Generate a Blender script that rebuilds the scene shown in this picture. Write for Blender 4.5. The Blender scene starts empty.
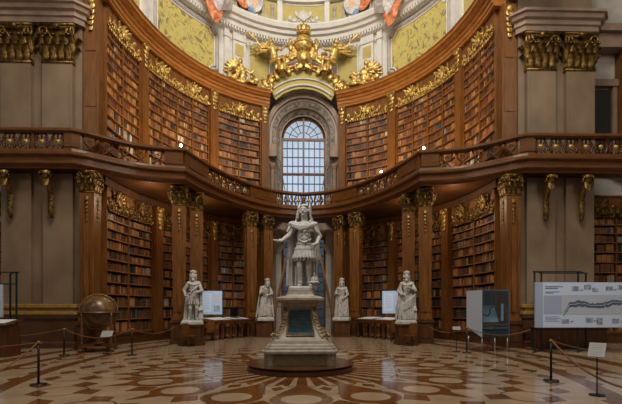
import bpy, bmesh, math, random
from math import sin, cos, pi, sqrt, atan2, radians
from mathutils import Vector, Matrix, Euler
random.seed(7)
C = bpy.context.scene.collection
sc = bpy.context.scene

# ------------------------------------------------------------------ camera
F = 420.0; H0 = 307.0; EYE = 1.6; YAW = radians(1.5); PX0 = 315.3; CX0 = 0.05
cam = bpy.data.cameras.new('camera'); co = bpy.data.objects.new('camera', cam); C.objects.link(co)
co.location = (CX0, 0, EYE); co.rotation_euler = (pi/2, 0, -YAW)
cam.sensor_width = 36; cam.lens = F/622*36
cam.shift_x = -(PX0-311)/622; cam.shift_y = (H0-202)/622; cam.clip_start = .05; cam.clip_end = 300
sc.camera = co
FW = (sin(YAW), cos(YAW)); RT = (cos(YAW), -sin(YAW))
def project(p):
    dx, dy = p[0]-CX0, p[1]
    d = dx*FW[0]+dy*FW[1]; r = dx*RT[0]+dy*RT[1]
    if d < .1: return None
    return PX0+F*r/d, H0-F*(p[2]-EYE)/d, d
def at_depth(px, py, d):
    r = (px-PX0)/F*d
    return Vector((CX0+FW[0]*d+RT[0]*r, FW[1]*d+RT[1]*r, EYE+(H0-py)/F*d))
def on_floor(px, py): return at_depth(px, py, F*EYE/(py-H0))
def on_plane(px, py, Y):
    k = (px-PX0)/F
    return at_depth(px, py, Y/(FW[1]+RT[1]*k))

# ------------------------------------------------------------------ materials
MATS = {}
def srgb(r, g, b):
    f = lambda c: (c/255/12.92) if c/255 <= .04045 else ((c/255+.055)/1.055)**2.4
    return (f(r), f(g), f(b), 1)
def mat(name, col, rough=.5, metal=0.0, noise=None, col2=None, scale=4.0, stretch=(1,1,1), bump=0.0, bscale=30, emit=None, spec=None, detail=4, coords='Object', mid=.5, wide=.25, coat=0):
    m = bpy.data.materials.new(name); m.use_nodes = True
    nt = m.node_tree; N = nt.nodes; L = nt.links; b = N['Principled BSDF']
    b.inputs['Base Color'].default_value = col; b.inputs['Roughness'].default_value = rough; b.inputs['Metallic'].default_value = metal
    if spec is not None: b.inputs['Specular IOR Level'].default_value = spec
    if coat: b.inputs['Coat Weight'].default_value = coat; b.inputs['Coat Roughness'].default_value = .2
    if noise or bump:
        tc = N.new('ShaderNodeTexCoord'); mp = N.new('ShaderNodeMapping'); mp.inputs['Scale'].default_value = stretch
        L.new(tc.outputs[coords], mp.inputs[0])
    if noise:
        n = N.new('ShaderNodeTexNoise'); n.inputs['Scale'].default_value = scale; n.inputs['Detail'].default_value = detail
        L.new(mp.outputs[0], n.inputs[0])
        r = N.new('ShaderNodeValToRGB'); r.color_ramp.elements[0].position = mid-wide; r.color_ramp.elements[1].position = mid+wide
        r.color_ramp.elements[0].color = col; r.color_ramp.elements[1].color = col2
        L.new(n.outputs[0], r.inputs[0]); L.new(r.outputs[0], b.inputs['Base Color'])
    if bump:
        n2 = N.new('ShaderNodeTexNoise'); n2.inputs['Scale'].default_value = bscale; L.new(mp.outputs[0], n2.inputs[0])
        bp = N.new('ShaderNodeBump'); bp.inputs['Strength'].default_value = bump; bp.inputs['Distance'].default_value = .02
        L.new(n2.outputs[0], bp.inputs['Height']); L.new(bp.outputs[0], b.inputs['Normal'])
    if emit: b.inputs['Emission Color'].default_value = emit[0]; b.inputs['Emission Strength'].default_value = emit[1]
    MATS[name] = m
    return m
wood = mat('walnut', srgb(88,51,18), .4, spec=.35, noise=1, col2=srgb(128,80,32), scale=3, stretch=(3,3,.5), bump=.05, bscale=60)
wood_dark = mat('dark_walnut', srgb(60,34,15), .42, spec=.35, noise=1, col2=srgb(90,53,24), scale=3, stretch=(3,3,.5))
wood_shelf = mat('shelf_wood', srgb(116,72,34), .45, noise=1, col2=srgb(148,94,46), scale=5)
wood_back = mat('case_interior', srgb(40,25,15), .7, noise=1, col2=srgb(56,34,20), scale=3)
wood_gal = mat('gallery_walnut', srgb(76,44,18), .32, spec=.35, noise=1, col2=srgb(110,66,27), scale=2.2, stretch=(1,1,4))
wood_cor = mat('cornice_wood', srgb(134,79,30), .36, spec=.35, noise=1, col2=srgb(174,112,50), scale=2.5, stretch=(1,1,4))
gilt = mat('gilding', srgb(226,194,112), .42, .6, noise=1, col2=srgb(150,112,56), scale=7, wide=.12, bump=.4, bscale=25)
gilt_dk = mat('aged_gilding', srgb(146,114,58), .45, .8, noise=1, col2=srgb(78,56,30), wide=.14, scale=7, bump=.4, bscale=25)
stone = mat('pier_marble', srgb(106,86,66), .36, noise=1, col2=srgb(134,112,90), scale=1.3, stretch=(1,1,.7), detail=8, bump=.03, bscale=8)
stone_l = mat('pale_stone', srgb(156,148,142), .6, noise=1, col2=srgb(182,176,168), scale=2, detail=8)
stone_b = mat('brown_stone', srgb(122,98,82), .55, noise=1, col2=srgb(150,126,108), scale=2.5, detail=8)
stone_v = mat('veined_stone', srgb(120,114,108), .5, noise=1, col2=srgb(196,188,174), scale=5, detail=8, wide=.12)
plinth_m = mat('dark_plinth', srgb(62,40,28), .35, noise=1, col2=srgb(88,58,40), scale=2, detail=8)
brass_band = mat('ochre_moulding', srgb(122,92,46), .45, .3, noise=1, col2=srgb(160,124,62), scale=6)
marble = mat('statue_marble', srgb(188,184,180), .55, noise=1, col2=srgb(146,141,136), scale=5, detail=8, bump=.2, bscale=14)
ped_m = mat('pedestal_stone', srgb(124,113,100), .5, noise=1, col2=srgb(168,157,142), scale=8, detail=8)
ped_p = mat('pedestal_panel', srgb(92,76,58), .45, noise=1, col2=srgb(124,106,84), scale=14, detail=8)
teal = mat('inscription_marble', srgb(20,44,54), .14, noise=1, col2=srgb(36,64,74), scale=9, detail=8)
disc_m = mat('disc_walnut', srgb(70,40,22), .25, noise=1, col2=srgb(96,56,30), scale=3)
plaster = mat('white_plaster', srgb(196,192,188), .75, noise=1, col2=srgb(216,212,206), scale=2, detail=6)
plaster_g = mat('grey_plaster', srgb(150,144,142), .75, noise=1, col2=srgb(180,174,170), scale=3)
yellow = mat('yellow_ground', srgb(192,176,104), .75, noise=1, col2=srgb(168,150,92), scale=1.6, detail=10)
black_m = mat('black_metal', srgb(26,28,30), .4, .5)
pole_m = mat('blue_black_pole', srgb(28,40,48), .4, .3)
rope_m = mat('cord', srgb(122,82,46), .8, bump=.6, bscale=90)
sheet = mat('white_card', srgb(205,208,214), .6)
panel_w = mat('display_panel', srgb(176,186,204), .5)
panel_s = mat('display_panel_side', srgb(142,150,168), .5)
panel_g = mat('map_ground', srgb(160,164,174), .5)
ink = mat('map_ink', srgb(74,82,96), .5)
ink_l = mat('pale_ink', srgb(126,134,150), .5)
photo_m = mat('printed_photo', srgb(58,74,90), .5, noise=1, col2=srgb(160,166,172), scale=14)
iron = mat('window_iron', srgb(54,44,40), .5)
leather_b = mat('chair_wood', srgb(92,54,28), .4)
globe_m = mat('globe_paper', srgb(70,46,26), .3, noise=1, col2=srgb(112,80,46), scale=4, detail=8, wide=.1)
steel = mat('brushed_steel', srgb(160,166,170), .35, .8)
# painted frescoes
def fresco(name, cols, scale, detail=6, dist=1.2):
    m = bpy.data.materials.new(name); m.use_nodes = True
    nt = m.node_tree; N = nt.nodes; L = nt.links; b = N['Principled BSDF']; b.inputs['Roughness'].default_value = .8
    tc = N.new('ShaderNodeTexCoord'); n = N.new('ShaderNodeTexNoise'); n.inputs['Scale'].default_value = scale; n.inputs['Detail'].default_value = detail
    n.inputs['Distortion'].default_value = dist
    L.new(tc.outputs['Object'], n.inputs[0]); r = N.new('ShaderNodeValToRGB'); L.new(n.outputs[0], r.inputs[0]); L.new(r.outputs[0], b.inputs['Base Color'])
    cr = r.color_ramp
    while len(cr.elements) < len(cols): cr.elements.new(.5)
    for e, (p, c) in zip(cr.elements, cols): e.position = p; e.color = c
    return m
fresco_y = fresco('ochre_fresco', [(.0,srgb(118,100,80)),(.38,srgb(140,120,88)),(.43,srgb(184,170,98)),(.55,srgb(198,184,104)),(.6,srgb(178,162,92)),(.66,srgb(146,128,96))], 1.9, 8, 1.6)
fresco_r = fresco('red_drapery', [(.3,srgb(140,70,44)),(.5,srgb(198,112,70)),(.7,srgb(226,168,128))], 3)
fresco_w = fresco('pale_drapery', [(.3,srgb(140,136,146)),(.5,srgb(190,186,188)),(.7,srgb(222,216,206))], 3)
fresco_g = fresco('grey_cloud', [(.3,srgb(112,104,104)),(.5,srgb(146,138,134)),(.7,srgb(176,168,158))], 2)
fresco_f = fresco('painted_flesh', [(.3,srgb(196,150,120)),(.6,srgb(222,186,156))], 4)
fresco_b = fresco('blue_drapery', [(.3,srgb(70,92,128)),(.6,srgb(130,150,178))], 4)
def glass(name, col, rough=.02, gl=.1):
    m = bpy.data.materials.new(name); m.use_nodes = True
    nt = m.node_tree; N = nt.nodes; L = nt.links; N.remove(N['Principled BSDF'])
    g = N.new('ShaderNodeBsdfGlossy'); g.inputs['Roughness'].default_value = rough
    t = N.new('ShaderNodeBsdfTransparent'); t.inputs['Color'].default_value = col
    mx = N.new('ShaderNodeMixShader'); mx.inputs[0].default_value = gl
    L.new(t.outputs[0], mx.inputs[1]); L.new(g.outputs[0], mx.inputs[2]); L.new(mx.outputs[0], N['Material Output'].inputs[0])
    return m
glass_m = glass('case_glass', (.72,.82,.88,1))
pane_m = glass('window_glass', (.8,.86,.9,1), .3, .01)
# ------------------------------------------------------------------ mesh builder
class MB:
    def __init__(s, tf=None): s.v=[]; s.f=[]; s.m=[]; s.tf=tf; s.cur=0; s.cols=None
    def add(s, vs, fs, mi=None):
        o=len(s.v); t=s.tf
        s.v.extend([tuple(t(*p)) if t else tuple(p) for p in vs])
        s.f.extend([tuple(i+o for i in f) for f in fs]); s.m.extend([s.cur if mi is None else mi]*len(fs))
    def box(s, x0,x1,y0,y1,z0,z1, mi=None):
        s.add([(x0,y0,z0),(x1,y0,z0),(x1,y1,z0),(x0,y1,z0),(x0,y0,z1),(x1,y0,z1),(x1,y1,z1),(x0,y1,z1)],
              [(0,3,2,1),(4,5,6,7),(0,1,5,4),(1,2,6,5),(2,3,7,6),(3,0,4,7)], mi)
    def cbox(s, u0,u1,o0,o1,z0,z1,n=1,mi=None):   # box subdivided along the first axis (for curved walls)
        vs=[]; fs=[]
        for i in range(n+1):
            u=u0+(u1-u0)*i/n; vs+= [(u,o0,z0),(u,o1,z0),(u,o1,z1),(u,o0,z1)]
        for i in range(n):
            a=4*i
            for k in range(4): fs.append((a+k,a+(k+1)%4,a+4+(k+1)%4,a+4+k))
        fs.append((0,1,2,3)); fs.append((4*n+3,4*n+2,4*n+1,4*n))
        s.add(vs,fs,mi)
    def obox(s, c, size, M, mi=None):
        hx,hy,hz=[q/2 for q in size]; c=Vector(c)
        vs=[c+M@Vector(p) for p in [(-hx,-hy,-hz),(hx,-hy,-hz),(hx,hy,-hz),(-hx,hy,-hz),(-hx,-hy,hz),(hx,-hy,hz),(hx,hy,hz),(-hx,hy,hz)]]
        s.add(vs,[(0,3,2,1),(4,5,6,7),(0,1,5,4),(1,2,6,5),(2,3,7,6),(3,0,4,7)],mi)
    def bar(s, p0, p1, w, d, mi=None):
        p0=Vector(p0); p1=Vector(p1); z=(p1-p0); L=z.length; z.normalize()
        up=Vector((0,1,0)) if abs(z.y)<.9 else Vector((1,0,0)); x=up.cross(z).normalized(); y=z.cross(x)
        s.obox((p0+p1)/2,(w,d,L),Matrix((x,y,z)).transposed(),mi)
    def lathe(s, prof, c=(0,0,0), n=16, mi=None, sx=1, sy=1, rot=0):   # prof: (r,z)
        vs=[]; fs=[]
        for r,z in prof:
            for k in range(n):
                a=2*pi*k/n+rot; vs.append((c[0]+r*cos(a)*sx,c[1]+r*sin(a)*sy,c[2]+z))
        for i in range(len(prof)-1):
            for k in range(n):
                a=i*n+k; b=i*n+(k+1)%n; fs.append((a,b,b+n,a+n))
        fs.append(tuple(range(n))[::-1]); fs.append(tuple((len(prof)-1)*n+k for k in range(n)))
        s.add(vs,fs,mi)
    def tube(s, pts, r, n=6, mi=None, closed=False):
        P=[Vector(p) for p in pts]; m=len(P); R=r if isinstance(r,(list,tuple)) else [r]*m
        vs=[]; fs=[]; prev=None
        for i,p in enumerate(P):
            if closed: t=P[(i+1)%m]-P[i-1]
            else: t=P[min(i+1,m-1)]-P[max(i-1,0)]
            if t.length<1e-9: t=Vector((0,0,1))
            t.normalize()
            if prev is None:
                a=Vector((0,0,1)) if abs(t.z)<.9 else Vector((1,0,0)); x=a.cross(t).normalized()
            else:
                x=(prev-t*prev.dot(t)); x=x.normalized() if x.length>1e-6 else prev
            prev=x; y=t.cross(x)
            for k in range(n):
                a=2*pi*k/n; vs.append(p+(x*cos(a)+y*sin(a))*R[i])
        for i in range(m if closed else m-1):
            for k in range(n):
                a=i*n+k; b=i*n+(k+1)%n; j=((i+1)%m)*n; fs.append((a,b,j+(k+1)%n,j+k))
        if not closed: fs.append(tuple(range(n))[::-1]); fs.append(tuple((m-1)*n+k for k in range(n)))
        s.add(vs,fs,mi)
    def ell(s, c, r, n=8, m=6, mi=None, M=None):
        vs=[]; fs=[]; c=Vector(c)
        if not isinstance(r,(list,tuple)): r=(r,r,r)
        for i in range(1,m):
            ph=pi*i/m
            for k in range(n):
                a=2*pi*k/n; q=Vector((r[0]*sin(ph)*cos(a),r[1]*sin(ph)*sin(a),r[2]*cos(ph)))
                vs.append(c+(M@q if M else q))
        q=Vector((0,0,r[2])); t=len(vs); vs.append(c+(M@q if M else q)); vs.append(c-(M@q if M else q))
        for i in range(m-2):
            for k in range(n):
                a=i*n+k; b=i*n+(k+1)%n; fs.append((a,a+n,b+n,b))
        for k in range(n):
            fs.append((t,k,(k+1)%n)); fs.append((t+1,(m-2)*n+(k+1)%n,(m-2)*n+k))
        s.add(vs,fs,mi)
    def cap(s, p0, p1, r0, r1, n=8, mi=None):
        p0=Vector(p0); p1=Vector(p1)
        s.tube([p0,p1],[r0,r1],n,mi); s.ell(p0,r0,n,6,mi); s.ell(p1,r1,n,6,mi)
    def leaf(s, c, up, out, side, h, w, curl=.5, mi=None):
        """acanthus leaf: rises along UP, bends OUT, tip curls over"""
        c=Vector(c); up=Vector(up); out=Vector(out); side=Vector(side); vs=[]; fs=[]
        st=[(0,0,.8),(.3,.02,1),(.6,.1,1.05),(.85,.3,.85),(1.0,.55*curl+.3,.6),(.9,.9*curl+.3,.3)]
        for t,o,q in st:
            b=c+up*(h*t)+out*(h*.5*o)
            for k,(e,ro) in enumerate(((-1,0),(-.5,.02),(0,.05),(.5,.02),(1,0))): vs.append(b+side*(w/2*q*e)+out*(ro*h+.01))
        n=len(vs)
        for t,o,q in st:
            b=c+up*(h*t*.97)+out*(h*.5*o-.03*h-.012)
            for e in (-1,-.5,0,.5,1): vs.append(b+side*(w/2*q*e*.9))
        S=len(st)
        for i in range(S-1):
            for k in range(4):
                a=i*5+k; fs.append((a,a+1,a+6,a+5)); fs.append((n+a,n+a+5,n+a+6,n+a+1))
            fs.append((i*5,i*5+5,n+i*5+5,n+i*5)); fs.append((i*5+4,n+i*5+4,n+i*5+9,i*5+9))
        fs.append(tuple((S-1)*5+k for k in range(5))+tuple(n+(S-1)*5+k for k in range(4,-1,-1)))
        fs.append(tuple(range(4,-1,-1))+tuple(n+k for k in range(5)))
        s.add(vs,fs,mi)
    def spiral(s, c, ax, ay, r, turns=1.5, th=.03, mi=None, n=5, a0=0, r_end=.12):
        c=Vector(c); ax=Vector(ax); ay=Vector(ay); pts=[]; K=int(10*turns)
        for i in range(K+1):
            t=i/K; a=a0+t*turns*2*pi; q=r*(1-t)+r*r_end*t; pts.append(c+ax*(q*cos(a))+ay*(q*sin(a)))
        s.tube(pts,[th*(1-.5*i/K) for i in range(K+1)],n,mi)
    def sweep(s, path, prof, mi=None, closed=False, endcap=True, right=None):
        """profile (o,z) swept along a plan path; o to the right-hand side of travel"""
        m=len(path); n=len(prof); vs=[]; fs=[]
        for i,p in enumerate(path):
            a=Vector(path[i-1][:2]) if i>0 else None; b=Vector(p[:2]); c=Vector(path[i+1][:2]) if i<m-1 else None
            d1=(b-a).normalized() if a is not None and (b-a).length>1e-6 else None; d2=(c-b).normalized() if c is not None and (c-b).length>1e-6 else None
            if d1 is None: d1=d2
            if d2 is None: d2=d1
            n1=Vector((d1.y,-d1.x)); n2=Vector((d2.y,-d2.x)); q=(n1+n2); q.normalize(); k=1/max(.5,q.dot(n1))
            for o,z in prof: vs.append((b.x+q.x*o*k,b.y+q.y*o*k,z))
        for i in range(m-1):
            for k in range(n):
                a=i*n+k; b=i*n+(k+1)%n; fs.append((a,b,b+n,a+n))
        if endcap: fs.append(tuple(range(n))); fs.append(tuple((m-1)*n+k for k in range(n-1,-1,-1)))
        s.add(vs,fs,mi)
    def poly(s, pts, th, mi=None):       # pts (x,z) extruded in y by th
        n=len(pts); vs=[(x,0,z) for x,z in pts]+[(x,th,z) for x,z in pts]
        fs=[tuple(range(n)),tuple(range(2*n-1,n-1,-1))]+[(i,i+n,(i+1)%n+n,(i+1)%n) for i in range(n)]
        s.add(vs,fs,mi)
    def mesh(s, name, mats, smooth=False, recalc=True):
        me=bpy.data.meshes.new(name); me.from_pydata(s.v,[],s.f)
        for x in (mats if isinstance(mats,(list,tuple)) else [mats]): me.materials.append(x)
        me.polygons.foreach_set('material_index',s.m)
        if recalc:
            bm=bmesh.new(); bm.from_mesh(me); bmesh.ops.recalc_face_normals(bm,faces=bm.faces); bm.to_mesh(me); bm.free()
        if smooth: me.polygons.foreach_set('use_smooth',[True]*len(me.polygons))
        me.update(); return me
    def build(s, name, mats, parent=None, smooth=False, loc=None, rot=0, recalc=True):
        o=bpy.data.objects.new(name,s.mesh(name,mats,smooth,recalc)); C.objects.link(o)
        if parent is not None: o.parent=parent
        if loc is not None: o.location=loc
        if rot: o.rotation_euler=(0,0,rot)
        return o
def tag(o, label=None, cat=None, group=None, kind=None):
    if label: o['label']=label
    if cat: o['category']=cat
    if group: o['group']=group
    if kind: o['kind']=kind
    return o
def thing(name, label, cat, loc=(0,0,0), rot=0, group=None, kind=None):
    o=bpy.data.objects.new(name,None); C.objects.link(o); o.location=loc; o.rotation_euler=(0,0,rot)
    return tag(o,label,cat,group,kind)
def structure(o): o['kind']='structure'; return o
def copy_tree(o, parent=None):
    c=o.copy(); C.objects.link(c); c.parent=parent
    for ch in list(o.children): copy_tree(ch,c)
    return c
def remesh(mb, name, mats, voxel, parent=None, smooth_it=2, loc=None, rot=0, flat=False):
    """many overlapping prims -> one continuous surface"""
    o=mb.build(name+'_raw',mats)
    md=o.modifiers.new('r','REMESH'); md.mode='VOXEL'; md.voxel_size=voxel; md.use_smooth_shade=not flat
    if smooth_it:
        sm=o.modifiers.new('s','SMOOTH'); sm.iterations=smooth_it; sm.factor=.5
    dg=bpy.context.evaluated_depsgraph_get(); ev=o.evaluated_get(dg)
    me=bpy.data.meshes.new_from_object(ev); me.name=name
    bpy.data.objects.remove(o)
    n=bpy.data.objects.new(name,me); C.objects.link(n)
    if parent is not None: n.parent=parent
    if loc is not None: n.location=loc
    if rot: n.rotation_euler=(0,0,rot)
    return n

# ------------------------------------------------------------------ oval wall mapping
EB, EA, EY = 8.3, 9.8, 17.0
_T=[]; _s=0; _pp=None
for i in range(0,1001):
    t=pi/2*i/1000; p=(EB*sin(t),EA*cos(t))
    if _pp: _s+=sqrt((p[0]-_pp[0])**2+(p[1]-_pp[1])**2)
    _pp=p; _T.append(_s)
SMAX=_T[-1]
def tofs(s):
    s=abs(s); 
    if s>=SMAX: return pi/2
    lo,hi=0,1000
    while hi-lo>1:
        m=(lo+hi)//2
        if _T[m]<=s: lo=m
        else: hi=m
    return pi/2*(lo+(s-_T[lo])/(_T[hi]-_T[lo]))/1000
def EP(s, off, z):
    sg=-1 if s<0 else 1; t=tofs(s); x=EB*sin(t); y=EA*cos(t); nx=-x/EB**2; ny=-y/EA**2; L=sqrt(nx*nx+ny*ny)
    ex=0
    if abs(s)>SMAX: ex=abs(s)-SMAX
    return Vector((sg*(x+nx/L*off), EY+y+ny/L*off-ex, z))
def s_of(t): 
    t=max(0,min(pi/2,t)); k=t/(pi/2)*1000; i=min(999,int(k)); return _T[i]+(k-i)*(_T[i+1]-_T[i])
def px_s(px, off=.4):
    """arc position where the symmetric view ray through column px meets the wall (off = distance in front)"""
    b,a=EB-off,EA-off; k=(px-304.5)/F
    A=(k/b)**2+(1/a)**2; B=-2*EY/a**2; Cc=EY**2/a**2-1
    D=B*B-4*A*Cc
    if D<0: return math.copysign(SMAX,px-304.5)
    d=(-B+sqrt(D))/(2*A); x=k*d; y=d-EY
    if y<0: return math.copysign(SMAX,px-304.5)
    t=atan2(abs(x)/b,y/a); return math.copysign(s_of(t),px-304.5)
def px_sz(px, py, off=0):
    s=px_s(px,off); p=EP(s,off,0); return s, EYE+(H0-py)/F*p.y

# ------------------------------------------------------------------ ornaments
def capital(mb, x0,x1,y0,y1,z0,h, faces='f', lf=3):
    """corinthian capital over a rectangular shaft; faces: f front(-y) b back l left r right"""
    cx,cy=(x0+x1)/2,(y0+y1)/2; wx,wy=x1-x0,y1-y0
    mb.box(x0+.02*wx,x1-.02*wx,y0+.02*wy,y1-.02*wy,z0,z0+h*.9)
    mb.box(x0-.06*wx,x1+.06*wx,y0-.06*wx,y1+.06*wx,z0+h*.88,z0+h*.97)
    mb.box(x0-.1*wx,x1+.1*wx,y0-.1*wx,y1+.1*wx,z0+h*.95,z0+h)
    mb.box(x0-.03*wx,x1+.03*wx,y0-.03*wx,y1+.03*wx,z0,z0+h*.05)
    for fc in faces:
        if fc=='f': o=Vector((0,-1,0)); sd=Vector((1,0,0)); w=wx; org=Vector((cx,y0,0))
        elif fc=='b': o=Vector((0,1,0)); sd=Vector((-1,0,0)); w=wx; org=Vector((cx,y1,0))
        elif fc=='l': o=Vector((-1,0,0)); sd=Vector((0,-1,0)); w=wy; org=Vector((x0,cy,0))
        else: o=Vector((1,0,0)); sd=Vector((0,1,0)); w=wy; org=Vector((x1,cy,0))
        lw=w/lf
        for k in range(lf): mb.leaf(org+sd*((k-(lf-1)/2)*lw)+Vector((0,0,z0+h*.04)),(0,0,1),o,sd,h*.4,lw*.95,.6)
        for k in range(lf+1): mb.leaf(org+sd*((k-lf/2)*lw)+Vector((0,0,z0+h*.22)),(0,0,1),o,sd,h*.45,lw*.8,.7)
        for e in (-1,1):
            c=org+sd*(e*w*.42)+o*(.05*w)+Vector((0,0,z0+h*.8))
            mb.spiral(c,sd*e,(0,0,1),h*.14,1.6,h*.035,a0=-pi/2)
            mb.tube([org+sd*(e*w*.1)+Vector((0,0,z0+h*.55)),org+sd*(e*w*.25)+o*.02*w+Vector((0,0,z0+h*.74)),c+Vector((0,0,h*.13))],h*.03,5)
        mb.ell(org+o*(.06*w)+Vector((0,0,z0+h*.93)),(w*.1,w*.1,h*.09),6,4)
def rocaille(mb, cx, z0, w, h, seed, fringe=True, th=.03, o=.0, center=True):
    """gilded scrollwork in (u, o, z) with a scalloped lower fringe"""
    rn=random.Random(seed); ox=(1,0,0); oz=(0,0,1); bz=z0+h*.1
    if fringe:
        n=max(6,int(w/.16)); pts=[]
        for i in range(n*4+1):
            t=i/(n*4); pts.append((cx-w/2+w*t,o+.02,z0+.05*h+.05*sin(t*n*2*pi)+h*.10*(1-abs(2*t-1))*-.0))
        mb.tube(pts,th*.8,5)
        for i in range(n):
            u=cx-w/2+w*(i+.5)/n; mb.ell((u,o+.03,z0-.01*h),(w/n*.3,.03,h*.09),6,4)
    for sg in (-1,1):
        k=max(2,int(w/2/(h*.42))); du=w/2/k
        for i in range(k):
            env=1-.62*(i+.5)/k if center else .8
            u=cx+sg*(du*(i+.7)); r=h*.24*env*rn.uniform(.85,1.1); zz=bz+h*(.34 if i%2==0 else .26)*env
            mb.spiral((u,o+.04,zz),(sg*(1 if i%2 else -1),0,0),(0,0,1),r,1.6,th*1.05,a0=rn.uniform(0,1.5))
            mb.leaf((u,o+.02,zz+r*.6),Vector((sg*.5,0,.8)).normalized(),(0,1,0),Vector((.8,0,-.5*sg)),h*.4*env,h*.2,.3)
            mb.leaf((u+sg*du*.3,o+.02,zz-.1*h),Vector((sg*.9,0,-.35)).normalized(),(0,1,0),Vector((.35,0,.9*sg)),h*.32*env,h*.16,.3)
            for q in range(3): mb.ell((u+rn.uniform(-.5,.5)*du,o+.04,bz+h*rn.uniform(.05,.6)*env),(h*.05*rn.uniform(.7,1.4),.03,h*.05),6,4)
    if center:
        for a in range(-3,4):
            d=Vector((sin(a*.42),0,cos(a*.42))); mb.leaf((cx,o+.03,bz+h*.28),d,(0,1,0),Vector((d.z,0,-d.x)),h*.5*(1-.06*abs(a)),h*.15,.25)
        mb.ell((cx,o+.06,bz+h*.3),(h*.17,.07,h*.2),10,6)
        for e in (-1,1): mb.spiral((cx+e*h*.26,o+.06,bz+h*.42),(e,0,0),(0,0,1),h*.17,1.5,th*1.1); mb.spiral((cx+e*h*.3,o+.05,bz+h*.12),(e,0,0),(0,0,-1),h*.14,1.5,th)

# ------------------------------------------------------------------ bookcases
BOOKS=[]
PAL={'brown':(92,57,32),'tan':(140,96,56),'reddish':(92,49,28),'ochre':(150,106,56),'umber':(62,42,28),'cream':(172,158,134),'grey':(120,116,112),'black':(34,32,32),'russet':(120,72,38),'slate':(58,62,66)}
W_MAIN=[('brown',24),('tan',20),('reddish',12),('ochre',12),('umber',14),('cream',2),('grey',2),('black',4),('russet',18),('slate',2)]
W_PALE=[('brown',20),('tan',18),('cream',18),('grey',18),('ochre',6),('russet',8),('slate',8)]
W_DARK=[('brown',20),('umber',26),('black',14),('slate',18),('tan',8),('grey',6),('reddish',8)]
def pick(rn,W):
    t=rn.uniform(0,sum(w for _,w in W))
    for k,w in W:
        t-=w
        if t<=0: return k
    return W[0][0]
def rows_for(z0,z1,n,ratio=.64):
    hs=[1-(1-ratio)*i/(n-1) for i in range(n)]; S=sum(hs); out=[z0]
    for h in hs: out.append(out[-1]+h/S*(z1-z0))
    return out
def bookcase(M, u0, u1, z0, z1, zcrest, nrows, name, label, phrase, seed, cols=2, depth=.34, bw=(.04,.085), pale=(), dark=(), group=None, base=None, crest_m=None, crest_h=None, seg=.5):
    rn=random.Random(seed); w=u1-u0; n=max(1,int(w/seg))
    p=M((u0+u1)/2,depth,0); root=thing(name,label,'bookcase',(p[0],p[1],base if base is not None else z0),0,group)
    loc=Vector(root.location); T=lambda u,o,z: M(u,o,z)-loc
    m=MB(T); m.cbox(u0,u1,.01,.04,z0,z1+.02,n); m.build('back_panel',wood_back,root)
    for a,b in ((u0,u0+.05),(u1-.05,u1)):
        m=MB(T); m.cbox(a,b,.04,depth,z0,z1,1); m.build('side_panel',wood,root)
    zs=rows_for(z0,z1,nrows)
    for z in zs:
        m=MB(T); m.cbox(u0+.05,u1-.05,.04,depth-.02,z-.02,z+.02,n); m.cbox(u0+.05,u1-.05,depth-.02,depth,z-.022,z+.022,n); m.build('shelf',wood_shelf,root)
    edges=[u0+.05+(w-.1)*k/cols for k in range(cols+1)]
    for e in edges[1:-1]:
        m=MB(T); m.cbox(e-.028,e+.028,.04,depth+.015,z0+.02,z1,1); m.build('divider',wood,root)
    m=MB(T); m.cbox(u0,u1,.0,depth+.02,z1,zcrest,n); m.cbox(u0,u1,depth+.02,depth+.06,zcrest-.05,zcrest,n); m.build('frieze',wood,root)
    ch=crest_h or (zcrest-z1)
    m=MB(T); rocaille(m,(u0+u1)/2,z1-.02,w*.94,ch if w<=3.4 else ch*.5,seed,o=depth+.02)
    if w>3.4:
        for e in (-1,1): rocaille(m,(u0+u1)/2+e*w*.25,z1-.02,w*.44,ch*1.05,seed+5,fringe=False,o=depth+.03)
    m.build('carved_crest',crest_m or gilt,root,smooth=True)
    if base is not None and z0-base>.1:
        m=MB(T); m.cbox(u0,u1,.0,depth+.06,base,z0-.06,n); m.cbox(u0,u1,0,depth+.1,z0-.1,z0-.04,n); m.cbox(u0,u1,0,depth+.1,base,base+.12,n); m.build('base_cabinet',wood_dark,root)
    cid=len(BOOKS)
    for r in range(nrows):
        za,zb=zs[r]+.028,zs[r+1]-.028; hh=zb-za; order=0
        for k in range(cols):
            a=edges[k]+(.04 if k else .01); b=edges[k+1]-.04; u=a
            base_h=rn.uniform(.74,.9); W=W_PALE if (r in pale and rn.random()<.6) else (W_DARK if r in dark else W_MAIN)
            run=0; colr=None
            while u<b-.03:
                if run<=0: run=rn.choice((1,1,2,3,4,6)); colr=pick(rn,W); rh=min(.95,base_h*rn.uniform(.88,1.08)); rt=rn.uniform(*bw)
                t=min(rt*rn.uniform(.9,1.12),b-u)
                if rn.random()<.012: u+=t; continue
                order+=1
                BOOKS.append((M,u+t/2,za,t*.95,hh*rh*rn.uniform(.97,1.03),depth-.03-rn.uniform(.02,.07),colr,order,r+1,phrase,rn.uniform(.8,1.2)))
                u+=t; run-=1
    return root
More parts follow.
